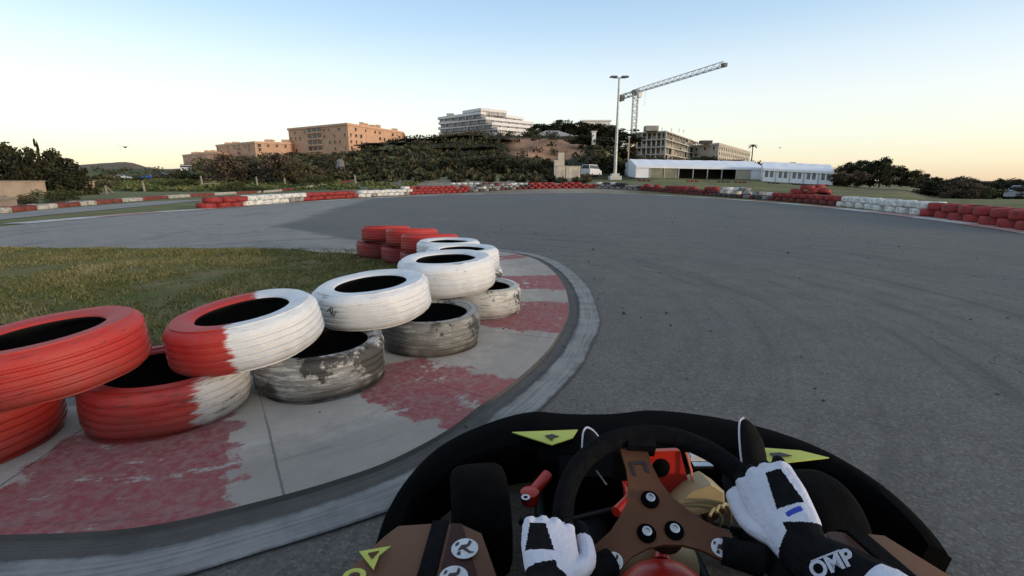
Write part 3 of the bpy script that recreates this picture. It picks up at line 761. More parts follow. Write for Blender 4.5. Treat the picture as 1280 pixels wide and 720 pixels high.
sk = [(672,156,22),(686,154,22),(700,151,24),(714,152,24),(727,157,22),(742,156,24),(756,158,24),(770,159,24),(781,165,20),(735,168,24),(754,170,26),(774,178,22),(782,192,20)]
for i, (px,yt,w) in enumerate(sorted(sk)):
    tree_px('pine_tree', px, 215 if yt < 162 else 150, yt, w*1.8, 'pine' if i % 2 else 'full', 'pine on the wooded hilltop right of the white hotel, %s from the left' % ORD[i], 'pines on the hilltop', yt+26)
lw = [(748,196,24),(764,196,26),(778,202,22),(736,205,20),(700,198,16),(683,199,18)]
for i, (px,yt,w) in enumerate(sorted(lw)):
    tree_px('roadside_tree', px, 96, yt, w*1.7, 'full', 'dark tree behind the cream cabins and lamp mast, %s from the left' % ORD[i], 'dark trees behind the lamp mast', 224)
for i, (px,yt,w) in enumerate([(372,190,18),(440,192,16),(462,179,24),(478,178,26),(496,190,18)]):
    tree_px('garden_tree', px, 190, yt, w*1.5, 'olive' if i in (2,3) else 'green', '%s tree before the brown building, %s from the left' % ('olive toned' if i in (2,3) else 'small green', ORD[i]), 'trees before the brown building')
rt = [(1034,214,15),(1046,209,17),(1060,204,18),(1073,200,18),(1088,203,18),(1100,199,18),(1113,206,17),(1127,211,16),(1141,214,18),(1153,218,15)]
for i, (px,yt,w) in enumerate(rt):
    tree_px('tree', px, 74+random.uniform(-6,6), yt, w*1.8, ('full','fullbrown','full','dark','full','full','dark','full','fullolive','full')[i], 'dark rounded tree right of the windowed marquee, %s from the left' % ORD[i], 'dark trees right of the marquee', 233)
for i, (px,yt,w) in enumerate([(1052,214,26),(1072,213,22)]):
    tree_px('shrub', px, 60, yt, w*1.2, 'brown', 'greyish leafless shrub before the dark trees right of the marquee, %s one' % ('left','right')[i], 'greyish shrubs right of the marquee', 234, 'shrub')
for i, (px,yt) in enumerate([(882,194),(872,196),(916,199),(958,203),(985,203),(1012,206)]):
    tree_px('shrub', px, 130, yt, 26, 'dark', 'dark shrub showing over the marquee roof, %s from the left' % ORD[i], 'shrubs behind the marquee', 214, 'shrub')
px = 1160; i = 0
while px < 1330:
    yt = 225+(px-1160)*.02+random.uniform(-4.5,3)
    tree_px('shrub', px, random.choice([50,57,66,72])+random.uniform(-2,3), yt, random.uniform(30,46), random.choice(['bush','fullolive','full','fullbrown']), 'low scrub bush in the row at the right skyline, %s from the left' % ORD[i], 'scrub row at the right', None, 'shrub'); px += 7.2; i += 1
# field bushes on the left
for i, (px,py,w) in enumerate([(282,238,16),(296,236,18),(318,238,16),(128,231,22),(226,233,20),(400,232,22),(60,250,26),(28,252,22),(92,247,22)]):
    b = G(px, py+3); 
    if b.y > 60: b = AT(px, 232, 55)
    tree('shrub', b.x, b.y, w/600*b.y*.75, w/600*b.y*1.3, 'bush', 'low field bush left of centre, %s from the left' % ORD[sorted([282,296,318,128,226,400,60,28,92]).index(px)], 'low bushes beyond the rear barrier', None, 'shrub')

# hillside scrub: reads as one mass
def hill_scrub():
    r = random.Random(5); cl = []
    while len(cl) < 1500:
        px = r.uniform(120,1035); Y = 62*(240/62)**r.random(); p = AT(px,226,Y); z = zt(p.x,Y)
        if 632 < px < 735 and 120 < Y < 186 and r.random() < .75: continue
        if px > 790 and (Y < 105): continue
        if px < 290 and (Y < 120 or r.random() < .5): continue
        if 735 < px and Y < 100: continue
        s = Y/600*r.uniform(4,9)
        dark = .15+.5*r.random()
        cl.append(((p.x,Y,z+s*.3),(s,s,s*.6),dark))
    rng_mat = leaf_mat('scrub_leaves', (.016,.018,.009,1), (.050,.046,.021,1), (.105,.088,.045,1))
    me = leaf_mesh('scrub', cl, 34, .42, rng_mat, 77); o = link_mesh('scrub', me); tag(o, 'dark scrub and undergrowth covering the hillside', 'scrub', kind='stuff')
hill_scrub()
def field_grass():
    r = random.Random(8); cl = []
    while len(cl) < 900:
        px = r.uniform(100,520); Y = 46*(150/46)**r.random(); p = AT(px,226,Y); cl.append(((p.x,Y,zt(p.x,Y)+.12),(Y/600*7,Y/600*7,.22),.3+.5*r.random()))
    me = leaf_mesh('tall_grass', cl, 26, .16, leaf_mat('field_blades', (.035,.045,.014,1), (.085,.105,.032,1), (.17,.17,.065,1)), 78); o = link_mesh('tall_grass', me); tag(o, 'rough green field grass beyond the rear barrier', 'grass', kind='stuff')
field_grass()
# palm by the far apartment block
def palm():
    b = AT(939,200,215); b.z = zt(b.x,b.y); h = AT(939,181,215).z-b.z
    root = empty('palm_tree', b, 0, 'single slim palm right of the far apartment block', 'palm')
    MB().tube([(0,0,-.5),(.2,0,h*.5),(.1,0,h)],[.3,.24,.2],8).build('trunk', BARK, root, True)
    mb = MB()
    for k in range(15):
        a = k*2.4; L = random.uniform(1.8,2.6); pts = [Vector((.1+cos(a)*L*t, sin(a)*L*t, h+1.1*t*(1.0 if k % 2 else .4)-2.0*t*t)) for t in (0,.33,.66,1)]
        for p, q, w0, w1 in zip(pts, pts[1:], (.15,.4,.35), (.4,.35,.05)):
            s = Vector((-sin(a),cos(a),0)); mb.add([p-s*w0,p+s*w0,q+s*w1,q-s*w1],[(0,1,2,3)])
    mb.build('crown', simple('palm_fronds',(.03,.038,.014,1)), root, fix=False)
palm()

# ------------------------------------------------------------------ buildings
GLASS = simple('dark_window_glass', (.02,.022,.026,1), (.045,.045,.05,1), .6, .25)
BROWN = simple('ochre_render', (.62,.37,.245,1), (.54,.315,.205,1), .35, .9)
BROWN2 = simple('ochre_trim', (.66,.42,.29,1), (.56,.35,.235,1), .5, .9)
WHITEW = simple('white_render', (.74,.72,.70,1), (.66,.64,.63,1), .3, .8)
GREYW = simple('grey_concrete', (.34,.32,.295,1), (.24,.225,.205,1), .5, .9)
def facade_frame(a, b, flip=False):
    d = (Vector((b.x,b.y,0))-Vector((a.x,a.y,0))); L = d.length; d.normalize(); n = Vector((d.y,-d.x,0))
    if n.y > 0: n = -n            # faces the circuit
    return d, n, L
def window(parent, a, d, n, s, z, w, h, gmat=GLASS, fmat=None, sill=True):
    """pane set in a raised surround, on facade origin a"""
    c = Vector((a.x,a.y,0))+d*s+Vector((0,0,z)); R = Matrix((d, n, Vector((0,0,1)))).transposed()
    mb = MB()
    mb.box(c+n*.06-d*(w/2+.08), (.16,.24,h+.2), R); mb.box(c+n*.06+d*(w/2+.08), (.16,.24,h+.2), R); mb.box(c+n*.06+Vector((0,0,h/2+.1)), (w+.0,.24,.2), R)
    if sill: mb.box(c+n*.10+Vector((0,0,-h/2-.1)), (w,.34,.2), R)
    f = mb.build('window', fmat or BROWN2, parent); MB().box(c+n*.012, (w,.05,h), R).build('pane', gmat, f)
    return f
def loggia(parent, a, d, n, s, z, w, h):
    c = Vector((a.x,a.y,0))+d*s+Vector((0,0,z)); R = Matrix((d, n, Vector((0,0,1)))).transposed()
    MB().box(c+n*.02+Vector((0,0,.3)), (w,.08,h-.6), R).build('balcony_opening', GLASS, parent)
    MB().box(c+n*.45+Vector((0,0,-h/2+.35)), (w+.3,.8,.7), R).build('balcony', BROWN2, parent)
def block(name, C, L, R_, depth, zb, zt_, mat, label, group=None, cat='building'):
    """block with nearest vertical edge C and two facades running to L and R_"""
    root = empty(name, (C.x,C.y,0), 0, label, cat, group); o = Vector((C.x,C.y,0))
    pts = [Vector((L.x,L.y,0)), Vector((C.x,C.y,0)), Vector((R_.x,R_.y,0))]
    back = [pts[2]+Vector((-.15*depth,depth,0)), pts[0]+Vector((.1*depth,depth,0))]
    poly = [(p-o) for p in pts+back]
    MB().prism([(p.x,p.y) for p in poly], zb, zt_).build('wall', mat, root)
    mb = MB()
    cen = sum((Vector(p) for p in poly), Vector())/5
    big = [(cen+(p-cen)*1.02) for p in poly]; small = [(cen+(p-cen)*.96) for p in poly]
    n = 5
    vs = [(p.x,p.y,zt_+.004) for p in big]+[(p.x,p.y,zt_+.9) for p in big]+[(p.x,p.y,zt_+.9) for p in small]+[(p.x,p.y,zt_+.15) for p in small]
    fs = []
    for r in range(3):
        for i in range(n): fs.append((r*n+i, r*n+(i+1)%n, (r+1)*n+(i+1)%n, (r+1)*n+i))
    fs.append(tuple(15+i for i in range(n))); fs.append(tuple(range(n))[::-1])
    mb.add(vs, fs); mb.build('parapet', BROWN2 if mat is BROWN else mat, root)
    return root, Vector((L.x-C.x,L.y-C.y,0)), Vector((R_.x-C.x,R_.y-C.y,0))
Z0 = Vector((0,0,0))
def brown_building(pxL, yL, pxC, yC, pxR, yR, Y, base_y, label, storeys=5, logs=(.42,.52), seed=1):
    r = random.Random(seed); C = AT(pxC,yC,Y); ztop = C.z; k = (ztop-H)
    def far(px, y):
        d = ray(px,y); t = k/d[2]; return Vector((d[0]*t, d[1]*t, ztop))
    L = far(pxL,yL); R_ = far(pxR,yR); zb = AT(pxC,base_y,Y).z
    root, l, rr = block('apartment_building', C, L, R_, 16, zb-6, ztop-.9, BROWN, label, 'brown apartment buildings on the hill')
    sh = (ztop-1-zb)/storeys
    for e, sd in ((l,0),(rr,1)):
        d, n, Ln = facade_frame(Z0, e); cnt = max(3,int(Ln/3.4))
        for f in range(storeys):
            z = zb+sh*(f+.55)
            for i in range(cnt):
                s = Ln*(i+.5)/cnt; q = s/Ln if sd else 1-s/Ln
                if sd == 0 and any(abs(q-g) < .06 for g in logs):
                    if f > 0: loggia(root, Z0, d, n, s, z, Ln/cnt*.8, sh*.86)
                elif r.random() < (.36 if sd == 0 else .55):
                    window(root, Z0, d, n, s, z, r.choice([.9,1.2,1.5]), r.choice([1.1,1.4]))
    for i in range(5):   # roof huts and tanks
        q = (l*r.uniform(.15,.85) if r.random() < .5 else rr*r.uniform(.15,.85))+Vector((0,5,0)); MB().box((q.x,q.y,ztop+.5),(r.uniform(1.5,4),2.5,r.uniform(1.2,2.2))).build('roof_hut', BROWN2, root)
    return root
brown_building(360,160.5,434,153.5,503,164.5,222,197,'large brown apartment block with dark balcony columns left of the white hotel',5,(.43,.56),4)
brown_building(270,181,318,176.5,362,178,232,200,'mid sized plain brown block left of the large brown apartment block',4,(.6,),8)
brown_building(228,193.5,256,190.5,272,190,236,203,'small low orange brown block at the left end of the brown buildings',2,(.5,),11)

# white hotel: floors set back as they rise, with long white balcony fronts
def hotel():
    Y = 260.; floors = [(601,134.8,578,138.5,634,138.4),(601,139.2,547,146.5,655,146.6),(607,145.8,548,152.6,667,152.4),(615,152.4,547.5,159,668,157.6),(622,158.6,548,165.5,668.5,163),(624,165,551,171.5,669,168.6)]
    C0 = AT(612,170,Y); root = empty('hotel_building', (C0.x,C0.y,0), 0, 'long white terraced hotel with banded balconies on the hilltop', 'building'); o = Vector((C0.x,C0.y,0))
    glz = simple('hotel_glazing', (.17,.165,.19,1), (.30,.29,.31,1), .5, .4)
    for i, (pc,yc,pl,yl,pr,yr) in enumerate(floors):
        C = AT(pc,yc,Y); k = C.z-H
        def far(px,y):
            d = ray(px,y); t = k/d[2]; return Vector((d[0]*t,d[1]*t,0))
        L = far(pl,yl); R_ = far(pr,yr); C = Vector((C.x,C.y,0)); zt_ = k+H
        hgt = 2.75
        poly = [L-o, C-o, R_-o, R_-o+Vector((-6,18,0)), L-o+Vector((4,18,0))]; cen = sum(poly, Vector())/5
        # parapet band, proud of the glazing below
        MB().prism([(p.x,p.y) for p in poly], zt_-1.35, zt_).build('balcony', WHITEW, root)
        inn_ = [cen+(p-cen)*.955 for p in poly]
        MB().prism([(p.x,p.y) for p in inn_], zt_-hgt-.25, zt_-1.352).build('glazing', glz, root)
        # dividing fins
        for e0, e1 in ((C-o,L-o),(C-o,R_-o)):
            d = e1-e0; n = int(d.length/5.5); mb = MB()
            for q in range(1,n):
                p = e0+d*(q/n)+Vector((0,.75,0)); mb.box((p.x,p.y,zt_-1.354-.7),(.3,1.3,1.39))
            mb.build('dividing_wall', WHITEW, root)
    p = AT(560,150,285); MB().prism([(p.x-o.x-5,p.y-o.y),(p.x-o.x+4,p.y-o.y),(p.x-o.x+4,p.y-o.y+8),(p.x-o.x-5,p.y-o.y+8)], 15, 26).build('base_wall', GREYW, root)
    b = AT(645,171,255); MB().box((b.x-o.x,b.y-o.y+6,b.z-2.2),(20,10,5.6)).build('base_wall', simple('cream_render',(.55,.47,.38,1)), root)
    q = AT(563,143,285); MB().box((q.x-o.x,q.y-o.y,q.z-.4),(4,3,1.6)).build('roof_hut', GREYW, root)
hotel()

# low grey house with stepped roof right of the hotel
def grey_house():
    c = AT(692,174,205); root = empty('house', (c.x,c.y,c.z-3), 0, 'low grey house with a shallow hipped roof beside the white hotel', 'house')
    w = 15; MB().box((0,4,2),(w,8,4.0)).build('wall', GREYW, root)
    rf = MB(); W = w/2+1.6
    rf.add([(-W,-1.6,4.01),(W,-1.6,4.01),(W,9,4.01),(-W,9,4.01),(-3.0,2.5,6.6),(2.0,2.5,6.6),(2.0,5,6.6),(-3.0,5,6.6)],[(3,2,1,0),(0,1,5,4),(1,2,6,5),(2,3,7,6),(3,0,4,7),(4,5,6,7)]); rf.build('roof', simple('grey_roof',(.36,.35,.34,1),(.27,.26,.25,1),.8,.85), root)
    for x in (-4.5,-1.5,1.5,4.5): window(root, Vector((-w/2,0,0)), Vector((1,0,0)), Vector((0,-1,0)), x+w/2, 2.2, 1.4, 1.3, fmat=GREYW)
grey_house()
def villa():
    c = AT(745,154,300); root = empty('villa', (c.x,c.y,0), 0, 'pale flat roofed villa just visible over the hilltop pines', 'house'); z1 = AT(745,151.5,300).z
    MB().box((0,4,z1-6),(17,8,12)).build('wall', WHITEW, root); MB().box((0,4,z1+.35),(18.4,9.4,.68)).build('roof', WHITEW, root)
    for x in (3,6.5,10,13.5): window(root, Vector((-8.5,0,0)), Vector((1,0,0)), Vector((0,-1,0)), x, z1-2, 1.4, 1.2, fmat=WHITEW)
    c = AT(743,169,145); root = empty('utility_hut', (c.x,c.y,c.z-4), 0, 'small white hut glimpsed among the hilltop pines', 'hut')
    MB().box((0,1,3.2),(1.1,1.1,3.6)).build('wall', WHITEW, root); MB().prism([(-.8,.2),(.8,.2),(.8,1.8),(-.8,1.8)],5.004,5.2).build('roof', WHITEW, root)
villa()

# half built block with open floors
def shell_building():
    C = AT(833,164,200.); k = C.z-H; ztop = C.z
    far = lambda px,y: (lambda d: Vector((d[0]*k/d[2], d[1]*k/d[2], 0)))(ray(px,y))
    L = far(796,166.2); R_ = far(874,178.5); o = Vector((C.x,C.y,0))
    root = empty('unfinished_building', (C.x,C.y,0), 0, 'half built concrete apartment block with open floors beside the crane', 'building')
    zb = AT(833,202,200).z; n = 4; sh = (ztop-zb)/n
    poly = [L-o, Vector((0,0,0)), R_-o, R_-o+Vector((0,12,0)), L-o+Vector((0,14,0))]; cen = sum(poly,Vector())/5
    slabm = simple('slab_concrete',(.52,.48,.43,1),(.40,.37,.33,1),.6,.9)
    for f in range(n+1):
        z = zb+sh*f; MB().prism([(p.x,p.y) for p in poly], z-.22, z+.22).build('floor_slab', slabm, root)
    ip = [cen+(p-cen)*.80 for p in poly]
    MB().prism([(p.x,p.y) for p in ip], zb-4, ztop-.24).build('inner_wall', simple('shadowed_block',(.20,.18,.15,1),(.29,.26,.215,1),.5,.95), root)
    for e0, e1, cnt in ((Vector((0,0,0)), L-o, 6),(Vector((0,0,0)), R_-o, 11)):
        d = e1-e0; dn = d.normalized(); nn = Vector((dn.y,-dn.x,0)); nn = -nn if nn.y > 0 else nn; Rm = Matrix((dn,nn,Vector((0,0,1)))).transposed()
        for i in range(cnt+1):
            mb = MB()
            for f in range(n):
                p = e0+d*((i+.1*(i == 0))/cnt*.985)-nn*.45; mb.box((p.x,p.y,zb+sh*(f+.5)),(.42,.4,sh-.446),Rm)
            mb.build('column', slabm, root)
        for i in range(cnt):
            for f in range(n):
                if random.random() < .5:
                    p = e0+d*((i+.5)/cnt)-nn*.6; hh = random.choice([sh*.42, sh*.42, sh-.5]); MB().box((p.x,p.y,zb+sh*f+.23+hh/2),(d.length/cnt*.82,.2,hh),Rm).build('infill_wall', GREYW if random.random() < .5 else simple('tan_block',(.42,.33,.24,1)), root)
    MB().box((-5.5,2.5,ztop+1.2),(5,4,2.0)).build('roof_hut', GREYW, root)
    for p in [(-3,1),(-1.2,2),(3,3),(7,6),(10,9)]:
        MB().tube([(p[0],p[1],ztop+.2),(p[0],p[1],ztop+1.6)],.12,6).build('column_stub', slabm, root)
shell_building()
def apartment():
    Y = 232.; C = AT(899,178.5,Y); k = C.z-H; ztop = C.z; far = lambda px,y: (lambda d: Vector((d[0]*k/d[2], d[1]*k/d[2], 0)))(ray(px,y))
    L = far(866,181.5); R_ = far(938,189.5); zb = AT(899,203,Y).z
    pale = simple('pale_render',(.55,.49,.42,1),(.44,.39,.33,1),.4,.9)
    root, l, rr = block('apartment_building', C, L, R_, 14, zb-5, ztop-.9, pale, 'pale finished apartment block behind the marquee, left of the palm')
    sh = (ztop-1-zb)/3.2
    for e in (l, rr):
        d, n, Ln = facade_frame(Z0, e); cnt = max(3,int(Ln/4.5))
        for f in range(3):
            for i in range(cnt):
                if e is l and i < cnt*.6 and f < 2: continue
                window(root, Z0, d, n, Ln*(i+.5)/cnt, zb+sh*(f+.7), 1.3, 1.3, fmat=pale)
    MB().box((-4,6,ztop+.7),(5,4,1.4)).build('roof_hut', simple('dark_roof',(.06,.05,.045,1)), root)
apartment()

# marquees
TENTW = simple('white_canvas',(.84,.84,.87,1),(.76,.76,.80,1),.5,.6)
def marquee(name, a, b, width, eave, ridge, label, bays, closed, windows):
    a = Vector((a.x,a.y,zt(a.x,a.y))); b = Vector((b.x,b.y,zt(b.x,b.y)))
    d = b-a; dz = d.z; d.z = 0; L = d.length; dn = d.normalized(); bk = Vector((-dn.y,dn.x,0)); bk = bk if bk.y > 0 else -bk
    root = empty(name, a, 0, label, 'marquee', 'white marquees beyond the track'); 
    P = lambda s,y,z: dn*s+bk*y+Vector((0,0,z+dz*s/L))
    mb = MB()
    for i in range(bays):
        s0 = L*i/bays; s1 = L*(i+1)/bays; sm = (s0+s1)/2; dip = .05
        for q0, q1 in ((s0,sm),(sm,s1)):
            h0 = -dip if q0 == sm else 0; h1 = -dip if q1 == sm else 0
            mb.add([P(q0,-.15,eave),P(q1,-.15,eave),P(q1,width/2,ridge+h1),P(q0,width/2,ridge+h0)],[(0,1,2,3)])
            mb.add([P(q0,width+.15,eave),P(q1,width+.15,eave),P(q1,width/2,ridge+h1),P(q0,width/2,ridge+h0)],[(3,2,1,0)])
            mb.add([P(q0,-.15,eave-.35),P(q1,-.15,eave-.35),P(q1,-.15,eave),P(q0,-.15,eave)],[(0,1,2,3)])
    for s in (0,L): mb.add([P(s,-.15,eave),P(s,width+.15,eave),P(s,width/2,ridge)],[(0,1,2)])
    mb.build('roof', TENTW, root)
    for i in range(bays+1):
        p = P(L*i/bays,0,0); MB().box(p+Vector((0,0,eave/2-.1)),(.12,.12,eave-.1)).build('post', simple('tent_post',(.5,.5,.5,1)) if i == 0 else bpy.data.materials['tent_post'], root)
    # back wall and dark floor space
    mb = MB(); mb.add([P(0,width,0),P(L,width,0),P(L,width,eave),P(0,width,eave)],[(0,1,2,3)]); mb.build('back_wall', simple('tent_inside',(.16,.15,.14,1),(.07,.065,.06,1),.4,.9), root)
    for i in range(bays):
        kind = closed(i)
        if not kind: continue
        s0 = L*i/bays+.07; s1 = L*(i+1)/bays-.07; y = .05
        m = {'w':TENTW,'t':simple('tan_panel',(.50,.43,.32,1)),'g':simple('olive_panel',(.16,.15,.10,1),(.25,.23,.17,1),.8)}[kind]
        mb = MB(); mb.add([P(s0,y,0),P(s1,y,0),P(s1,y,eave-.3),P(s0,y,eave-.3)],[(0,1,2,3)]); pn = mb.build('side_panel', m, root)
        if windows and i in windows:
            for c in (.3,.7):
                sm = s0+(s1-s0)*c; hw = (s1-s0)*.13; mb = MB(); pts = [P(sm-hw,y-.01,.7),P(sm+hw,y-.01,.7),P(sm+hw,y-.01,1.7)]+[P(sm+hw*cos(t),y-.01,1.7+.35*sin(t)) for t in np.linspace(0,pi,7)[1:]]
                mb.add(pts,[tuple(range(len(pts)))]); mb.build('window', simple('tent_window',(.20,.21,.24,1),(.11,.11,.13,1),.9,.3), pn, fix=False)
    mb = MB()
    for s in (.02,L-.02): mb = MB(); mb.add([P(s,0,0),P(s,width,0),P(s,width,eave),P(s,0,eave)],[(0,1,2,3)]); mb.build('end_wall', TENTW, root)
ma = AT(794,226,86); mbb = AT(955,226,86)
marquee('marquee', ma, mbb, 10, 2.0, 3.35, 'long white marquee with open dark sides below the half built block', 9, lambda i: ['w','g','g',None,None,None,None,'t','w'][i], None)
marquee('marquee', AT(952,226,80), AT(1041,226,76), 8, 2.05, 3.25, 'shorter white marquee with arched windows along its side', 5, lambda i: 'w', {0,1,2,3,4})
# things under and before the long marquee
for i, (px,cl) in enumerate([(806,'dark red'),(866,'red'),(905,'black'),(926,'dark red'),(968,'black'),(1000,'black'),(1028,'red')]):
    p = AT(px,226,74); p.z = zt(p.x,74)
    for k in range(3):
        q = p+Vector(((k-1)*.68,0,0)); place_far(q, zt(q.x,q.y), cl, 'tyre of the %s short row from the left, on the grass before the marquees' % ORD[i], 'short tyre rows before the marquees, %s' % ORD[i])
    
build_far()
# lamp mast, small posts
STEEL = simple('galvanised_steel',(.50,.50,.50,1),(.38,.38,.38,1),3,.5,.4)
def mast():
    b = AT(768.5,222,78); b.z = zt(b.x,b.y); top = AT(768.5,97,78).z-b.z
    r = empty('lamp_mast', b, 0, 'tall steel floodlight mast with two flat heads left of the crane', 'lamp post')
    MB().tube([(0,0,.9),(0,0,top*.5),(0,0,top)],[.27,.21,.14],12).build('pole', STEEL, r, True)
    mb = MB(); mb.prism([(-.9,-.9),(.9,-.9),(.9,.9),(-.9,.9)],-.3,.55); mb.prism([(-.6,-.6),(.6,-.6),(.6,.6),(-.6,.6)],.552,.9); mb.build('base', simple('concrete_base',(.6,.57,.52,1)), r)
    MB().tube([(-.95,0,top-.06),(.95,0,top-.06)],.07,8).build('cross_arm', STEEL, r)
    for s in (-1,1):
        mb = MB(); 
        ring = lambda z,k: [Vector((s*.85+x*k,y*k,z+s*x*0)) for x,y in [(-.62,-.3),(-.4,-.42),(.4,-.42),(.62,-.3),(.62,.3),(.4,.42),(-.4,.42),(-.62,.3)]]
        mb.loft([ring(top+.02,.9),ring(top+.10,1.0),ring(top+.24,.72)]); mb.build('lamp_head', simple('lamp_housing',(.20,.21,.22,1)), r)
    # the second, smaller post
    b = AT(784,222,92); b.z = zt(b.x,b.y); t = AT(784,172,92).z-b.z
    r = empty('utility_pole', b, 0, 'slim pale pole with a short crossbar beside the lamp mast', 'pole')
    MB().tube([(0,0,-.3),(0,0,t)],[.15,.10],8).build('pole', simple('pale_pole',(.45,.37,.28,1)), r, True); h = AT(784,181,92).z-b.z
    MB().tube([(-1.3,0,h),(.15,0,h)],.05,6).build('crossbar', STEEL, r); MB().box((0,0,t+.12),(.5,.3,.22)).build('cap', STEEL, r)
mast()

# tower crane
def crane():
    b = AT(790,205,212); z0 = zt(b.x,b.y); r = empty('tower_crane', (b.x,b.y,z0), 0, 'white tower crane with long jib over the half built block', 'crane')
    zj = AT(790,116,212).z-z0; white = simple('crane_white',(.68,.68,.66,1),(.55,.55,.53,1),.5,.5); orange = simple('crane_orange',(.46,.22,.07,1),(.36,.17,.05,1),.5,.6)
    def lattice(p0, p1, w, n, r0, tri=False):
        mb = MB(); d = (p1-p0); dn = d.normalized(); up = Vector((0,0,1)) if abs(dn.z) < .9 else Vector((0,1,0)); s = dn.cross(up).normalized(); u = s.cross(dn)
        offs = [s*-w/2, s*w/2, u*w] if tri else [s*-w/2-u*w/2, s*w/2-u*w/2, s*w/2+u*w/2, s*-w/2+u*w/2]
        for o in offs: mb.tube([p0+o,p1+o],r0,5)
        m = len(offs)
        for i in range(n):
            for k in range(m):
                o, q = offs[k], offs[(k+1)%m]; a = p0+d*(i/n); c = p0+d*((i+1)/n)
                mb.tube([a+o,c+q] if i % 2 else [a+q,c+o],r0*.62,4)
        return mb
    zo = zj*.36
    lattice(Vector((0,0,-1)),Vector((0,0,zo)),2.1,9,.24).build('lower_mast', orange, r)
    lattice(Vector((0,0,zo)),Vector((0,0,zj)),1.9,14,.20).build('upper_mast', white, r)
    def lvl(px,py): d = ray(px,py); t = (z0+zj-H)/d[2]; return Vector((d[0]*t-b.x,d[1]*t-b.y,zj))
    tip = lvl(904,83); dr = (tip-Vector((0,0,zj))).normalized()
    lattice(Vector((0,0,zj)),tip,1.5,30,.14,True).build('jib', white, r)
    tail = Vector((0,0,zj))-dr*13
    lattice(Vector((0,0,zj)),tail,1.6,6,.14).build('counter_jib', simple('crane_grey',(.25,.25,.25,1)), r)
    rot = Matrix((dr, Vector((-dr.y,dr.x,0)), Vector((0,0,1)))).transposed()
    MB().box(tail+Vector((0,0,-.5))+dr*1.5,(3.4,1.6,2.2),rot).build('counterweight', simple('ballast',(.16,.16,.16,1)), r)
    MB().box(Vector((0,0,zj+.3)),(2.4,2.4,1.7),rot).build('slewing_unit', simple('slew',(.22,.21,.20,1)), r)
    MB().box(Vector((dr.x*1.9-dr.y*.2,dr.y*1.9-1.2,zj-1.3)),(1.5,1.5,2.0),rot).build('cab', white, r)
    MB().box(tip+dr*.4+Vector((0,0,.3)),(1.6,1.2,1.1),rot).build('jib_end', simple('jib_end',(.16,.16,.15,1)), r)
    MB().tube([Vector((0,0,zj))+dr*7+Vector((0,0,-.1)),Vector((0,0,zj))+dr*7+Vector((0,0,-6))],.06,4).build('hook_cable', white, r)
crane()

# cream cabins and van by the lamp mast
def cabins():
    cream = simple('cream_cabin',(.60,.53,.43,1),(.50,.43,.35,1),.8,.8)
    def cab(px0,px1,yt,Y,dep,label):
        a = AT(px0,226,Y); b = AT(px1,226,Y); z = zt(a.x,Y); h = AT(px0,yt,Y).z-z; w = b.x-a.x
        r = empty('site_cabin', (a.x+w/2,Y,z), 0, label, 'cabin'); MB().box((0,dep/2,h/2),(w,dep,h)).build('wall', cream, r); MB().box((0,dep/2,h+.06),(w+.12,dep+.12,.11)).build('roof', simple('cabin_roof',(.5,.46,.4,1)), r)
        mb = MB(); n = max(2,int(w/.5))
        for k in range(n): mb.box((-w/2+w*(k+.5)/n,-.02,h/2),(.05,.03,h*.92))
        mb.build('rib', cream, r); MB().box((w*.2,-.015,h*.42),(.8 if w > 1.6 else .5,.02,h*.72)).build('door', simple('cabin_door',(.48,.42,.36,1)), r)
    cab(695.5,706.5,208,66,1.6,'narrow cream cabin left of the wider cream cabin'); cab(707.5,725,208.5,66,2.4,'wider cream cabin between the narrow one and the white van')
    a = AT(699,203,80); r = empty('chimney_stack', (a.x,80,zt(a.x,80)), 0, 'tan block pillar rising behind the narrow cream cabin', 'pillar'); h = AT(700,191,80).z-zt(a.x,80)
    MB().prism([(-.8,-.5),(.8,-.5),(.8,.5),(-.8,.5)],-.3,h*.72).build('base', cream, r); MB().prism([(-.2,-.45),(.75,-.45),(.75,.45),(-.2,.45)],h*.722,h).build('top', cream, r)
cabins()

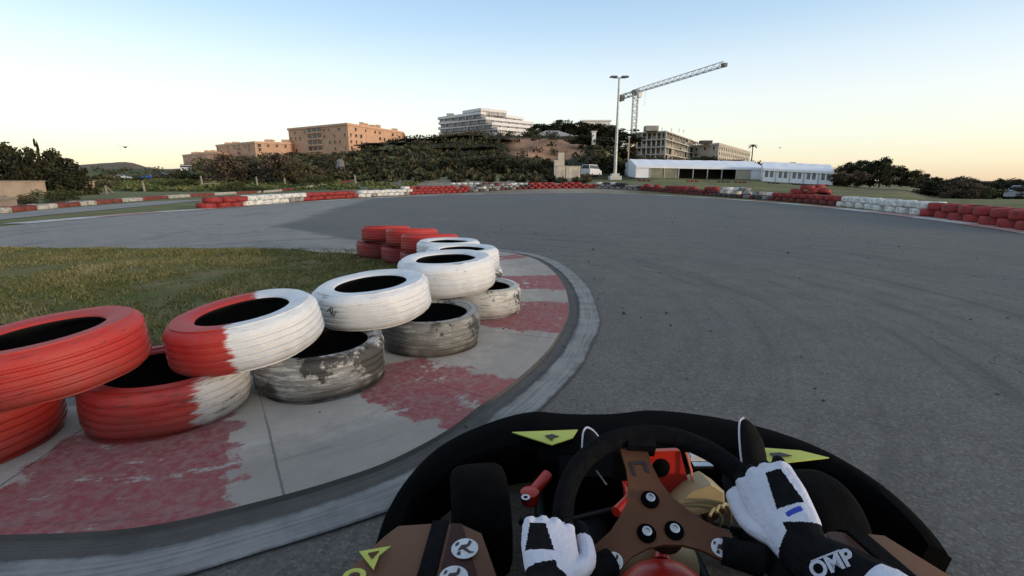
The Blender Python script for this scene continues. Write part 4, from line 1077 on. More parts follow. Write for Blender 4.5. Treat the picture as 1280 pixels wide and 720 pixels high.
# vehicles
def car_proto(paint, van=False):
    r = bpy.data.objects.new('van' if van else 'parked_car', None); COL.objects.link(r)
    L = 4.6 if van else 4.2; w = 1.72; pts = [(-L/2,.35),(-L/2,.85),(-L/2+.1,1.0)] 
    side = [(-L/2,.32),(L/2,.32),(L/2,.72),(L/2-.15,.86),(L*.22,.98),(-L/2+.12,1.0),(-L/2,.8)] if not van else [(-L/2,.32),(L/2,.32),(L/2,.8),(L/2-.2,1.0),(L*.3,1.15),(-L/2,1.2)]
    roof = [(L*.24,.98),(L*.05,1.44),(-L*.26,1.46),(-L*.44,1.0)] if not van else [(L*.32,1.15),(L*.18,1.95),(-L*.49,1.98),(-L*.495,1.2)]
    def ext(pl, w0, w1, zsplit=None):
        n = len(pl); zs = [p[1] for p in pl]; z0, z1 = min(zs), max(zs)
        ww = lambda z: w0+(w1-w0)*(z-z0)/(z1-z0)
        vs = [(x,-ww(z)/2,z) for x,z in pl]+[(x,ww(z)/2,z) for x,z in pl]
        return vs, [tuple(range(n))[::-1], tuple(range(n,2*n))]+[(i,(i+1)%n,n+(i+1)%n,n+i) for i in range(n)]
    mb = MB(); mb.add(*ext(side,w,w)); mb.build('body', paint, r)
    mb = MB(); mb.add(*ext(roof,w-.06,w-.4)); cabn = mb.build('cabin', paint, r)
    z0, z1 = roof[0][1], roof[1][1]
    gl = MB(); f = lambda a, b, k: (a[0]+(b[0]-a[0])*k, a[1]+(b[1]-a[1])*k)
    for sx in (-1,1):
        q = [f(roof[0],roof[1],.15),f(roof[0],roof[1],.85),f(roof[3],roof[2],.85),f(roof[3],roof[2],.15)]
        ww = lambda z: ((w-.06)+(-.34)*(z-z0)/(z1-z0))/2+.012
        gl.add([(x*.96,sx*ww(z),z) for x,z in q],[(0,1,2,3)])
    for a, b, ox in ((roof[0],roof[1],.012),(roof[3],roof[2],-.012)):
        p, q = f(a,b,.12), f(a,b,.88); hw = lambda z: ((w-.06)+(-.34)*(z-z0)/(z1-z0))/2-.1
        gl.add([(p[0]+ox,-hw(p[1]),p[1]),(p[0]+ox,hw(p[1]),p[1]),(q[0]+ox,hw(q[1]),q[1]),(q[0]+ox,-hw(q[1]),q[1])],[(0,1,2,3)])
    gl.build('window', GLASS, r, fix=False)
    for sx in (-1,1):
        for x in (-L*.31,L*.31):
            mt = Matrix.Translation((x,sx*(w/2-.09),.31))@Matrix.Rotation(pi/2,4,'X'); MB().lathe([(0,-.1),(.2,-.1),(.31,-.08),(.31,.08),(.2,.1),(0,.1)],16,mt).build('wheel', FAR['black'], r)
        MB().box((L/2-.02,sx*.6,.68),(.08,.3,.14)).build('headlight', simple('headlamp',(.7,.7,.68,1),None,5,.2), r)
    return r
paints = {'white':simple('white_car_paint',(.72,.72,.72,1),(.6,.6,.6,1),1,.3),'blue':simple('blue_car_paint',(.03,.12,.42,1),(.02,.09,.33,1),1,.3),'grey':simple('silver_car_paint',(.40,.43,.47,1),(.33,.36,.40,1),1,.3),'dark':simple('dark_car_paint',(.03,.03,.035,1),None,1,.3)}
def car(px, Y, rz, paint, label, van=False, z=None, grp=None):
    r = car_proto(paints[paint], van); p = AT(px,226,Y); r.location = (p.x,Y,zt(p.x,Y) if z is None else z); r.rotation_euler = (0,0,rz); tag(r, label, 'van' if van else 'car', grp); return r
car(154,146,.2,'white','white car parked on the field left of the blue car'); car(183,150,3.3,'blue','blue car parked at the edge of the green field'); car(238,160,.5,'white','white van parked uphill before the small brown block',True); car(203,165,.1,'dark','dark car parked between the blue car and the white van')
car(739,86,.95,'white','white van parked right of the cream cabins',True)
car(1231,62,.5,'grey','pale silver car half hidden by scrub at the right'); car(1286,52,.35,'grey','silver blue car cut by the right picture edge')

# left edge: tan walls, hut, fence posts
def left_walls():
    tan = simple('tan_wall_render',(.40,.30,.225,1),(.31,.235,.18,1),1.2,.9,bump=.2)
    a = G(-70,249); b = G(57,244.5)
    def wall(a,b,h,th,label):
        d = b-a; L = d.length; r = empty('garden_wall', a, atan2(d.y,d.x), label, 'wall'); MB().box((L/2,0,h/2-.05),(L,th,h+.1)).build('masonry', tan, r); MB().box((L/2,0,h+.044),(L+.06,th+.08,.08)).build('coping', simple('coping_tan',(.34,.26,.2,1)), r)
    wall(a,b,.93,.25,'tan rendered wall under the dark evergreens at the far left'); wall(G(-60,270),G(14,262),.36,.4,'low tan wall by the track at the left picture edge')
    p = G(107,240.5); r = empty('hut', p, .2, 'small tan hut beside the dark evergreens', 'hut'); MB().box((0,.5,.45),(.62,.8,.95)).build('wall', simple('hut_tan',(.46,.32,.2,1)), r); MB().prism([(-.4,0),(.4,0),(.4,1),(-.4,1)],.93,1.0).build('roof', tan, r)
    wood = simple('grey_wood',(.32,.28,.22,1),(.22,.19,.15,1),4,.9)
    for i, (px,yb,ht,nm) in enumerate([(90,241.5,.75,'leaning grey fence post next to the dark evergreens'),(134,242.5,.6,'splayed grey fence post with two struts on the field'),(181,239.5,.75,'pale fence post below the blue car'),(254,237.5,.75,'pale fence post carrying a rail on the green field'),(322,234.5,.7,'thin fence post below the middle brown block'),(357,233.5,.6,'thin fence post below the large brown block'),(445,231.5,.7,'short fence post before the dark hill foot trees')]):
        p = G(px,yb); 
        if p.y > 70: p = AT(px,231,56); p.z = 0
        p.z = zt(p.x,p.y); s = p.y/35
        r = empty('fence_post', p, 0, nm, 'fence post', 'wooden fence posts on the field'); MB().tube([(0,0,-.1),(-.05*s,0,ht*s)],[.07*s,.06*s],7).build('post', wood, r, True)
        if i == 1:
            for sx in (-1,1): MB().tube([(sx*.5*s,0,.05),(0,0,ht*s*.85)],.035*s,6).build('strut', wood, r, True)
        if i == 3: MB().box((.55*s,0,.22*s),(1.0*s,.04,.07*s)).build('rail', wood, r)
    # grey stone stele on the slope
    p = AT(427,228,80); p.z = zt(p.x,80); h = AT(427,199,80).z-p.z; r = empty('stone_pillar', p, 0, 'rough grey stone pillar standing before the large brown block', 'pillar')
    mb = MB(); rr = random.Random(2); ring = lambda z,k: [Vector((cos(a)*k*(1+.2*rr.uniform(-1,1)),sin(a)*k*.7,z)) for a in np.linspace(0,6.283,10)[:-1]]
    mb.loft([ring(-.3,1.0),ring(h*.3,.8),ring(h*.6,.65),ring(h*.85,.6),ring(h,.35)]); mb.build('shaft', simple('grey_stone',(.20,.195,.19,1),(.12,.115,.11,1),1.5,.95), r)
left_walls()

# birds
def bird(px, py, Y, span, label, rz, flap):
    p = AT(px,py,Y); r = empty('bird', p, rz, label, 'bird'); m = simple('bird_feathers',(.05,.045,.04,1))
    mb = MB(); s = span/2; sec = [(-s*.42,.01),(-.3*s,.05),(0,.10),(.25*s,.085),(.42*s,.05),(.52*s,.01)]
    mb.loft([[Vector((cos(a)*w*s, y, sin(a)*w*s)) for a in np.linspace(0,2*pi,9)[:-1]] for y,w in sec])
    for sx in (-1,1):
        q = [(0,.12*s),(sx*.45*s,.18*s),(sx*s,-.08*s),(sx*.5*s,-.12*s),(0,-.14*s)]; zz = [.04*s,flap*s*.6,flap*s*.45,flap*s*.6,.04*s]
        mb.add([(x,y,z) for (x,y),z in zip(q,zz)],[(0,1,2,3,4)])
    mb.add([(-.05*s,-.38*s,0),(.05*s,-.38*s,0),(.12*s,-.62*s,0),(-.12*s,-.62*s,0)],[(0,1,2,3)]); mb.build('body', m, r, fix=False)
bird(156,184,80,2.6,'gliding bird low in the sky above the left hill',.25,.32); bird(975,185,90,.9,'tiny bird in the sky right of the palm',1.2,.5)
# ------------------------------------------------------------------ go-kart
BLACKP = simple('black_plastic',(.0028,.0028,.0032,1),(.0018,.0018,.002,1),9,.8,spec=.025,bump=.15,bscale=90)
SUEDE = simple('black_suede',(.0055,.0055,.0065,1),(.009,.009,.010,1),60,.95,spec=.06,bump=.5,bscale=400)
SLICK = simple('slick_rubber',(.003,.003,.0034,1),(.005,.0047,.0047,1),22,.85,spec=.05,bump=.3,bscale=120)
CHROME = simple('bright_steel',(.55,.55,.56,1),(.40,.40,.41,1),14,.25,metal=1)
DARKST = simple('dark_steel',(.016,.016,.018,1),(.008,.008,.009,1),14,.5,metal=.4)
BROWNP = simple('brown_leather_print',(.120,.050,.024,1),(.085,.034,.017,1),7,.6,spec=.2,bump=.15,bscale=220)
MAROON = simple('maroon_print',(.042,.009,.007,1),(.026,.006,.005,1),5,.5,spec=.2)
LIME = simple('lime_yellow_vinyl',(.50,.52,.08,1),(.43,.45,.07,1),8,.5)
KRED = simple('red_plastic',(.50,.026,.014,1),(.40,.02,.012,1),5,.32)
BEIGE = simple('beige_plastic',(.36,.28,.15,1),(.27,.205,.105,1),9,.5)
WVINYL = simple('white_vinyl',(.62,.62,.64,1),(.5,.5,.52,1),40,.5)
INK = simple('dark_ink',(.012,.010,.012,1),(.03,.008,.01,1),50,.5)
def dotted():
    t = NT('brown_print_with_dots'); co = t.coord(); v = t.n.new('ShaderNodeTexVoronoi'); v.feature = 'F1'; t.put(v.inputs['Vector'], co); v.inputs['Scale'].default_value = 78; v.inputs['Randomness'].default_value = .55
    x, y, z = t.xyz(co); n = t.noise(co, 7, 6); base = t.mix(n, (.150,.066,.034,1), (.100,.044,.022,1))
    d = t.math('MULTIPLY', t.smooth(v.outputs['Distance'], .30, .20), t.smooth(t.math('ABSOLUTE', t.math('ADD', x, .01)), .555, .60))
    return t.out(t.mix(d, base, (.5,.46,.4,1)), .6, 0, .2)
DOTS = dotted()
KO = Vector((.28,.80,0))
kart = empty('go_kart', KO, 0, 'black and brown racing go-kart the driver sits in, with lime stickers on its nose', 'go-kart')
def kb(mb, name, mats, parent=None, smooth=True, off=None):
    mb.v = [tuple(Vector(p)-(off or KO)) for p in mb.v]
    return mb.build(name, mats, kart if parent is None else parent, smooth)
# nose fairing swept along the traced outline
fpath = catmull([Vector((x,y,0)) for x,y in [(-.345,1.00),(-.335,1.16),(-.25,1.37),(-.10,1.52),(.06,1.60),(.20,1.585),(.34,1.585),(.50,1.612),(.70,1.565),(.87,1.47),(.995,1.335),(1.06,1.17),(1.075,1.0)]], 6)
rings = []; NF = len(fpath)
for i, p in enumerate(fpath):
    t = (fpath[min(i+1,NF-1)]-fpath[max(i-1,0)]).normalized(); inw = Vector((t.y,-t.x,0))
    if inw.dot(Vector((.35,.9,0))-p) < 0: inw = -inw
    q = i/(NF-1); w = max(0,sin(pi*q))**1.6; w = .05+.95*w
    e = 1-.35*(abs(q-.5)*2)**6
    sec = [(.012,.05),(0,.10),(.006,.155*e),(.022,.19*e),(.05,.208*e),(.06+.12*w,.212*e),(.06+.23*w,.198*e),(.065+.25*w,.17*e),(.06+.22*w,.05)]
    rings.append([p+inw*d+Vector((0,0,z)) for d, z in sec])
mb = MB(); mb.loft(rings); fair = kb(mb, 'nose_fairing', BLACKP)
def sticker(poly_px, z, mat, parent, name='sticker', th=.003):
    mb = MB(); P = [G(px,py,z) for px,py in poly_px]; mb.prism([(p.x,p.y) for p in P], z, z+th); return kb(mb, name, mat, parent, False)
s1 = sticker([(640,541),(722,538),(716,548),(690,557)], .2145, LIME, fair)
sticker([(681,545),(690,543),(699,546),(692,547),(690,551),(686,548)], .2195, INK, s1, 'mark', .002)
s2 = sticker([(945,560),(1000,564),(1036,573),(975,580),(945,577)], .2145, LIME, fair)
sticker([(962,567),(975,566),(990,570),(978,571),(970,574)], .2195, INK, s2, 'mark', .002)
# front wheels, steered to the left
def wheel(c, r, w, yaw, name='front_wheel'):
    c = Vector(c); Mx = Matrix.Translation(c)@Matrix.Rotation(yaw,4,'Z')@Matrix.Rotation(pi/2,4,'Y'); h = w/2
    prof = [(r*.48,h*.80),(r*.60,h*.97),(r*.80,h*1.0),(r*.92,h*.90),(r*.985,h*.68),(r,h*.35),(r,-h*.35),(r*.985,-h*.68),(r*.92,-h*.90),(r*.80,-h),(r*.60,-h*.97),(r*.48,-h*.80)]
    mb = MB(); mb.lathe(prof, 48, Mx); wh = kb(mb, name, SLICK)
    mb = MB(); mb.lathe([(.012,h*.3),(r*.30,h*.28),(r*.40,h*.62),(r*.50,h*.84),(r*.47,h*.78),(r*.36,-h*.1),(r*.36,-h*.3),(r*.47,-h*.78),(r*.50,-h*.84),(r*.40,-h*.62),(.012,-h*.3)], 32, Mx); kb(mb, 'rim', DARKST, wh)
    mb = MB(); mb.lathe([(.0,h*.62),(.022,h*.60),(.026,h*.3),(.026,-h*.3),(.0,-h*.3)], 12, Mx); kb(mb, 'hub', CHROME, wh); return wh
wheel((-.085,1.09,.138),.138,.145,radians(8)); wheel((.755,1.06,.138),.138,.145,radians(8))
wheel((-.36,-.25,.142),.142,.21,0,'rear_wheel'); wheel((.78,-.25,.142),.142,.21,0,'rear_wheel')
# chassis
tb = MB()
for xs in (.02,.50): tb.tube([(xs,-.45,.07),(xs,.3,.07),(xs+(.06 if xs < .2 else -.04),.9,.07),(xs+(.06 if xs < .2 else -.04),1.38,.07)],.016,10)
tb.tube([(.03,1.08,.08),(.60,1.08,.08)],.016,10); tb.tube([(.08,1.38,.07),(.46,1.38,.07)],.014,10); tb.tube([(.02,.25,.07),(.50,.25,.07)],.016,10)
kb(tb, 'chassis_frame', DARKST)
mb = MB(); mb.prism([(.03,.28),(.49,.28),(.47,1.45),(.10,1.45)], .045,.05); kb(mb, 'floor_tray', BLACKP, None, False)
mb = MB(); mb.tube([(-.36,-.25,.142),(.78,-.25,.142)],.02,12); kb(mb, 'rear_axle', CHROME)
mb = MB(); mb.tube([(-.33,-.42,.12),(-.2,-.52,.15),(.28,-.55,.16),(.62,-.52,.15),(.75,-.42,.12)],.03,12); kb(mb, 'rear_bumper', BLACKP)
mb = MB(); mb.box((.70,-.02,.22),(.16,.24,.22))
for k in range(7): mb.box((.70,-.02,.345+.016*k),(.15,.18,.006))
kb(mb, 'engine', DARKST, None, False)
# stub axles with red spindles
def red_spindle(pts, r, parent=None):
    mb = MB(); mb.tube(pts, r, 12); s = kb(mb, 'spindle', KRED, parent); return s
a, b = G(661,622,.15), G(684,594,.16); sp = red_spindle([a,b],.017)
mb = MB(); mb.lathe([(0,.0),(.022,.0),(.026,.012),(.026,.034),(.016,.04),(0,.04)],16,Matrix.Translation(G(662,628,.13))); kb(mb,'spindle_cap',KRED,sp)
mb = MB(); mb.lathe([(.006,0),(.012,0),(.012,.004),(.006,.004)],12,Matrix.Translation(G(657,623,.175)),True); kb(mb,'nut',CHROME,sp)
mb = MB(); mb.tube([(.02,1.09,.14),(.12,1.07,.13)],.014,10); kb(mb, 'stub_axle', DARKST); mb = MB(); mb.tube([(.56,1.06,.13),(.69,1.06,.14)],.014,10); kb(mb, 'stub_axle', DARKST)
for pts in ([(.03,1.02,.16),(.29,1.10,.17)],[(.30,1.10,.17),(.66,1.0,.16)]):
    mb = MB(); mb.tube(pts,.007,8); kb(mb, 'tie_rod', DARKST)
mb = MB(); mb.tube([AT(745,588,1.0),AT(758,606,.98)],.0025,6); kb(mb, 'cable', CHROME)
for pp in ([(895,640),(900,632),(908,640),(907,655)],[(887,645),(893,636),(901,646),(899,660)],[(902,634),(908,630),(913,642),(911,658)]):
    mb = MB(); mb.tube(catmull([AT(x,y,.92+.03*i) for i,(x,y) in enumerate(pp)],4),.0035,6); kb(mb, 'hose', BEIGE)
# pedals
for x, y in ((.17,1.36),(.60,1.36)):
    mb = MB(); mb.tube([(x,1.33,.06),(x,y+.0,.17)],.008,8); mb.box((x,y+.005,.175),(.09,.018,.03)); kb(mb, 'pedal', DARKST)
# front panel and column
FP = [(781,566),(850,563),(857,590),(864,612),(836,624),(800,636),(782,626)]
mb = MB(); A = [AT(x,y,1.03) for x,y in FP]; B = [p+Vector((0,.02,-.005)) for p in A]; n = len(A)
mb.add(A+B, [tuple(range(n)), tuple(range(n,2*n))[::-1]]+[(i,(i+1)%n,(i+1)%n+n,i+n) for i in range(n)]); fp = kb(mb, 'front_panel', KRED, None, False)
mb = MB(); mb.ball(AT(826,585,1.0),(.022,.012,.024),12); kb(mb, 'rubber_bung', BLACKP, fp)
mb = MB(); mb.tube([AT(858,566,1.02),AT(864,588,1.015),AT(866,612,1.01)],.003,6); kb(mb, 'edge_trim', simple('pale_red_edge',(.62,.16,.10,1)), fp)
for x0,y0,x1,y1,mt in ((862,567,902,574,WVINYL),(866,580,890,583,CHROME),(778,553,796,556,CHROME),(776,562,798,564,DARKST),(782,590,790,592,CHROME),(868,551,880,553,CHROME)):
    mb = MB(); p = AT((x0+x1)/2,(y0+y1)/2,1.16); k = (p.y*CP+(H-p.z)*SP)/FOC; mb.box(p,((x1-x0)*k,.02,(y1-y0)*k*1.1)); kb(mb, 'bracket', mt, None, False)
mb = MB(); mb.box((.30,1.16,.20),(.34,.10,.10)); kb(mb, 'pedal_box', BLACKP, None, False)
mb = MB(); mb.tube([AT(783,600,1.06),AT(788,622,1.0),AT(770,640,.95)],.012,10); kb(mb,'red_hose',KRED)
mb = MB(); mb.box(AT(784,580,1.0),(.065,.02,.075)); kb(mb, 'column_bracket', BLACKP, None, False)
# fuel tank between the legs
mb = MB(); c = Vector((.278,.728,.215)); mb.ball(c,(.100,.082,.108),32)
mb.v = [(x, y, max(z,.06)) for x,y,z in mb.v]; tk = kb(mb, 'fuel_tank', KRED)
mb = MB(); mb.ball((.292,.835,.222),(.090,.062,.092),32); mb.v = [(x,y,max(z,.06)) for x,y,z in mb.v]; kb(mb, 'tank_shoulder', BEIGE, tk)
mb = MB(); p = AT(828,700,.775); q = AT(829,664,.82); mb.tube([p,p*.5+q*.5,q],[.016,.010,.006],12); kb(mb, 'filler_neck', KRED, tk)
mb = MB(); p = AT(772,690,.72); mb.ball(p,(.014,.014,.014),12); kb(mb, 'red_knob', KRED, tk)
# overflow bottle right of the wheel
mb = MB(); A = [AT(x,y,.97) for x,y in [(843,629),(862,612),(888,603),(905,614),(906,629),(884,641),(856,648)]]; B = [p*1.0+Vector((.01,.09,-.03)) for p in A]; n = len(A)
A0 = [p+(sum(A,Vector())/n-p)*.12+Vector((0,-.008,.004)) for p in A]
mb.loft([A0,A,B]); kb(mb, 'overflow_bottle', BEIGE)
mb = MB(); A = [AT(x,y,.99) for x,y in [(880,642),(905,628),(906,640),(888,656)]]; B = [p+Vector((0,.04,-.02)) for p in A]; mb.loft([A,B]); kb(mb, 'bottle_bracket', BROWNP, None, False)
# steering wheel --------------------------------------------------------------
yaw = radians(-5); fw = Vector((sin(-yaw), cos(yaw), 0)); rt_ = Vector((cos(yaw), sin(yaw), 0)); el = radians(65)
SU = fw*sin(el)+Vector((0,0,1))*cos(el); SN = -fw*cos(el)+Vector((0,0,1))*sin(el)
WC = AT(835,654,.735); WR = .184; MIN = .0195
def rim_pt(a, r=WR): return WC+rt_*cos(a)*r+SU*sin(a)*r
mb = MB(); mb.tube([rim_pt(2*pi*k/72) for k in range(72)], MIN, 16, True)
sw = kb(mb, 'steering_wheel', SUEDE)
STEER = radians(9)
Mw = Matrix((rt_*cos(STEER)+SU*sin(STEER), -rt_*sin(STEER)+SU*cos(STEER), SN)).transposed().to_4x4(); Mw.translation = WC-SN*.012-rt_*.017+SU*.004
half = [(0,.158),(.027,.158),(.026,.11),(.031,.075),(.042,.045),(.062,.018),(.085,-.006),(.122,-.030),(.114,-.074),(.088,-.072),(.060,-.052),(.03,-.041),(0,-.038)]
poly = half+[(-x,y) for x,y in half[::-1][1:-1]]
mb = MB(); mb.prism(poly, -.004, .004, Mw); sp = kb(mb, 'spoke_plate', BROWNP, sw, False)
for a in (90,215,325):
    x, y = .030*cos(radians(a)), .030*sin(radians(a))+ (.012 if a == 90 else 0); m = Mw@Matrix.Translation((x,y,.0045))
    mb = MB(); mb.lathe([(0,0),(.0165,0),(.0165,.003),(.010,.006),(0,.006)],20,m); bl = kb(mb, 'bolt', BLACKP, sp)
    mb = MB(); mb.lathe([(0,.006),(.0085,.0062),(.0085,.010),(.005,.0115),(.004,.0085),(0,.0085)],14,m); kb(mb, 'bolt_head', CHROME, bl)
# bracket-shaped mark on the top spoke
mb = MB()
for c, d in (((0,.118,.0052),(.032,.0055,.002)),((-.0135,.104,.0052),(.0055,.0225,.002)),((.0135,.106,.0052),(.0055,.0185,.002))):
    R3 = Mw.to_3x3(); mb.box(Mw@Vector(c), d, R3)
kb(mb, 'letter_mark', INK, sp, False)
def emblem(M4, r, parent, seed):
    rr = random.Random(seed); mb = MB(); mb.lathe([(0,0),(r,0),(r,.0015),(0,.0015)],28,M4); e = kb(mb, 'round_emblem', WVINYL, parent, False)
    mb = MB()   # prancing figure reduced to dark strokes
    for pl in ([(-.55,-.1),(-.2,.35),(.25,.30),(.5,.7),(.62,.45),(.42,.12),(.1,.0),(-.15,-.05)],[(-.2,.0),(.12,-.05),(.3,-.45),(.62,-.60),(.2,-.62),(.0,-.3)],[(-.6,-.25),(-.35,-.2),(-.45,-.6),(-.72,-.45)],[(-.65,.35),(-.35,.5),(-.3,.75),(-.55,.62)]):
        mb.prism([(x*r+rr.uniform(-.04,.04)*r,y*r) for x,y in pl], .0020,.0026, M4)
    kb(mb, 'emblem_figure', INK, e, False)
emblem(Mw@Matrix.Translation((-.092,-.057,.0045)), .0150, sp, 1); emblem(Mw@Matrix.Translation((.093,-.053,.0045)), .0160, sp, 2)
mb = MB(); mb.tube([WC-SN*.017,WC-SN*.045],[.030,.034],16); kb(mb, 'hub_boss', DARKST, sw)
mb = MB(); mb.tube([WC-SN*.045,WC+Vector((.02,.33,-.33))],.011,12); kb(mb, 'steering_column', DARKST)
for a_ in (-28,208):
    c_ = cos(radians(a_)); s_ = sin(radians(a_)); p0 = Mw@Vector((.108*c_,.108*s_-.004,0)); p1 = Mw@Vector((.172*c_,.172*s_,.006)); mb = MB(); mb.tube([p0,p1],[.022,.026],12); kb(mb, 'spoke_end_cover', SUEDE, sw)
mb = MB(); mb.box(WC+SU*.165*cos(STEER)-rt_*.165*sin(STEER)+rt_*0-SN*.006,(.055,.03,.035),Matrix((rt_,SU,SN)).transposed()); kb(mb, 'spoke_end_cover', SUEDE, sw)
# side pods -------------------------------------------------------------------
def pod(side):
    if side < 0: st = [(.885,-.262,-.070,.955),(.868,-.282,-.052,1.0),(.74,-.348,-.012,1.0),(.5,-.40,-.01,1.0),(.1,-.425,-.02,1.0),(-.1,-.41,-.03,.97)]
    else: st = [(.86,.775,.60,.955),(.84,.80,.585,1.0),(.72,.85,.565,1.0),(.5,.895,.565,1.0),(.1,.925,.575,1.0),(-.1,.91,.58,.97)]
    rings = []; rs = []; ri = []
    for Y, xo, xi, k in st:
        sg = 1 if xi > xo else -1
        xd = xo+(xi-xo)*(.58 if side < 0 else .5)
        sec = [(xo+.02*sg,.07),(xo,.12),(xo-.004*sg,.22),(xo+.014*sg,.272),(xo+.045*sg,.298),(xd,.305),(xi-.05*sg,.300),(xi-.012*sg,.280),(xi,.24),(xi,.07)]
        sec = [(x,z*(k if z > .2 else 1)) for x,z in sec]
        rings.append([Vector((x,Y,z)) for x,z in sec])
        rs.append([Vector((xd+q*sg,Y+.0,z)) for q,z in ((-.018,.300*k),(-.016,.3115*k),(.016,.3115*k),(.018,.300*k))])
        ri.append([Vector((x,Y-.0,z*k)) for x,z in ((xd+.024*sg,.3055),(xi-.052*sg,.3030),(xi-.052*sg,.3015),(xd+.024*sg,.3035))])
    mb = MB(); mb.loft(rings); pd = kb(mb, 'side_pod', DOTS)
    mb = MB(); mb.loft(rs); kb(mb, 'strap', SUEDE, pd); mb = MB(); mb.loft(ri); kb(mb, 'maroon_panel', MAROON, pd)
    return pd
pl = pod(-1); pod(1)
def sticker_at(px, py, z): return Matrix.Translation(G(px,py,z))
emblem(sticker_at(581,686,.3055)@Matrix.Rotation(.3,4,'Z'), .026, pl, 3); emblem(sticker_at(567,722,.3055)@Matrix.Rotation(.3,4,'Z'), .026, pl, 4)
def flat(polys, z, mat, parent, name):
    mb = MB()
    for pp in polys:
        P = [G(x,y,z) for x,y in pp]; mb.prism([(p.x,p.y) for p in P], z, z+.0015)
    return kb(mb, name, mat, parent, False)
lg = flat([[(449,690),(489,683),(474,695),(467,713)]], .3055, LIME, pl, 'wing_logo'); flat([[(460,692),(474,689),(465,699)]], .3075, BROWNP, lg, 'logo_gap')
mb = MB(); c = G(443,720,.3055); mb.lathe([(.0085,0),(.0165,0),(.0165,.0015),(.0085,.0015)],24,Matrix.Translation(c)@Matrix.Scale(1.25,4,(1,0,0)),True); kb(mb, 'letter_ring', LIME, pl, False)
# bucket seat
rings = []
for t in np.linspace(0,1,9):
    y = .34-.62*t; z0 = .09+.02*t if t < .6 else .10+(t-.6)*1.05; hw = .17+.03*sin(pi*t)
    rings.append([Vector((.22+hw*sin(a)*1.05, y-.10*max(0,t-.6)*(1-cos(a)), z0+.22*(1-cos(a))*(.55+.6*t))) for a in np.linspace(-1.45,1.45,13)])
mb = MB(); n = 13; mb.v = [tuple(p) for R in rings for p in R]; mb.f = [(i*n+k,i*n+k+1,(i+1)*n+k+1,(i+1)*n+k) for i in range(8) for k in range(n-1)]; mb.m = [0]*len(mb.f)
st_ = kb(mb, 'seat', BLACKP); sm = st_.modifiers.new('shell','SOLIDIFY'); sm.thickness = .006

# ------------------------------------------------------------------ driver
def evaluated(o):
    dg = bpy.context.evaluated_depsgraph_get(); dg.update(); me = bpy.data.meshes.new_from_object(o.evaluated_get(dg)); mods = list(o.modifiers)
    for m in mods: o.modifiers.remove(m)
    old = o.data; o.data = me; return o
SUIT = simple('black_race_suit',(.004,.004,.005,1),(.007,.007,.009,1),18,.9,spec=.06,bump=.5,bscale=26)
PO = Vector((.21,.16,0))
cL = rim_pt(radians(189)); cR = rim_pt(radians(29))
WL = Vector((.058,.590,.414)); WRi = Vector((.465,.655,.420))
EL = Vector((-.075,.335,.47)); ER = Vector((.585,.40,.44))
joints = {'pelvis':((.22,.13,.22),.13),'waist':((.22,.04,.38),.125),'chest':((.20,.0,.56),.145),'neck':((.15,-.05,.74),.075),'head':((.06,-.19,.90),.085),
 'shl':((.03,.03,.68),.062),'shr':((.385,.02,.66),.062),'ell':(tuple(EL),.046),'elr':(tuple(ER),.046),'wl':(tuple(WL-(WL-EL).normalized()*.03),.031),'wr':(tuple(WRi-(WRi-ER).normalized()*.03),.031),
 'hl':((.13,.17,.21),.095),'hr':((.31,.17,.21),.095),'kl':((.055,.60,.36),.062),'kr':((.52,.60,.36),.062),'al':((.20,1.03,.135),.040),'ar':((.60,1.03,.135),.040),'fl':((.215,1.12,.115),.034),'fr':((.635,1.12,.115),.034)}
names = list(joints); ed = [('pelvis','waist'),('waist','chest'),('chest','neck'),('neck','head'),('chest','shl'),('chest','shr'),('shl','ell'),('ell','wl'),('shr','elr'),('elr','wr'),('pelvis','hl'),('pelvis','hr'),('hl','kl'),('hr','kr'),('kl','al'),('kr','ar'),('al','fl'),('ar','fr')]
me = bpy.data.meshes.new('person'); me.from_pydata([tuple(Vector(joints[n][0])-PO) for n in names], [(names.index(a),names.index(b)) for a,b in ed], []); me.update()
driver = link_mesh('person', me); driver.location = PO
sk_ = driver.modifiers.new('skin','SKIN'); sub_ = driver.modifiers.new('sub','SUBSURF'); sub_.levels = 3; sub_.render_levels = 3
for i, n in enumerate(names):
    me.skin_vertices[0].data[i].radius = (joints[n][1],)*2; me.skin_vertices[0].data[i].use_root = (n == 'pelvis')
sk_.use_smooth_shade = True
evaluated(driver); driver.data.materials.clear(); driver.data.materials.append(SUIT)
tag(driver, 'seated kart driver in a black race suit with both gloved hands on the steering wheel', 'person')
GBLACK = simple('glove_black',(.006,.006,.007,1),(.010,.010,.012,1),60,.9,spec=.08,bump=.4,bscale=300); GWHITE = simple('glove_white',(.62,.62,.70,1),(.50,.50,.59,1),14,.8,bump=.35,bscale=120)
GBLUE = simple('glove_blue_print',(.03,.06,.45,1),None,10,.8)
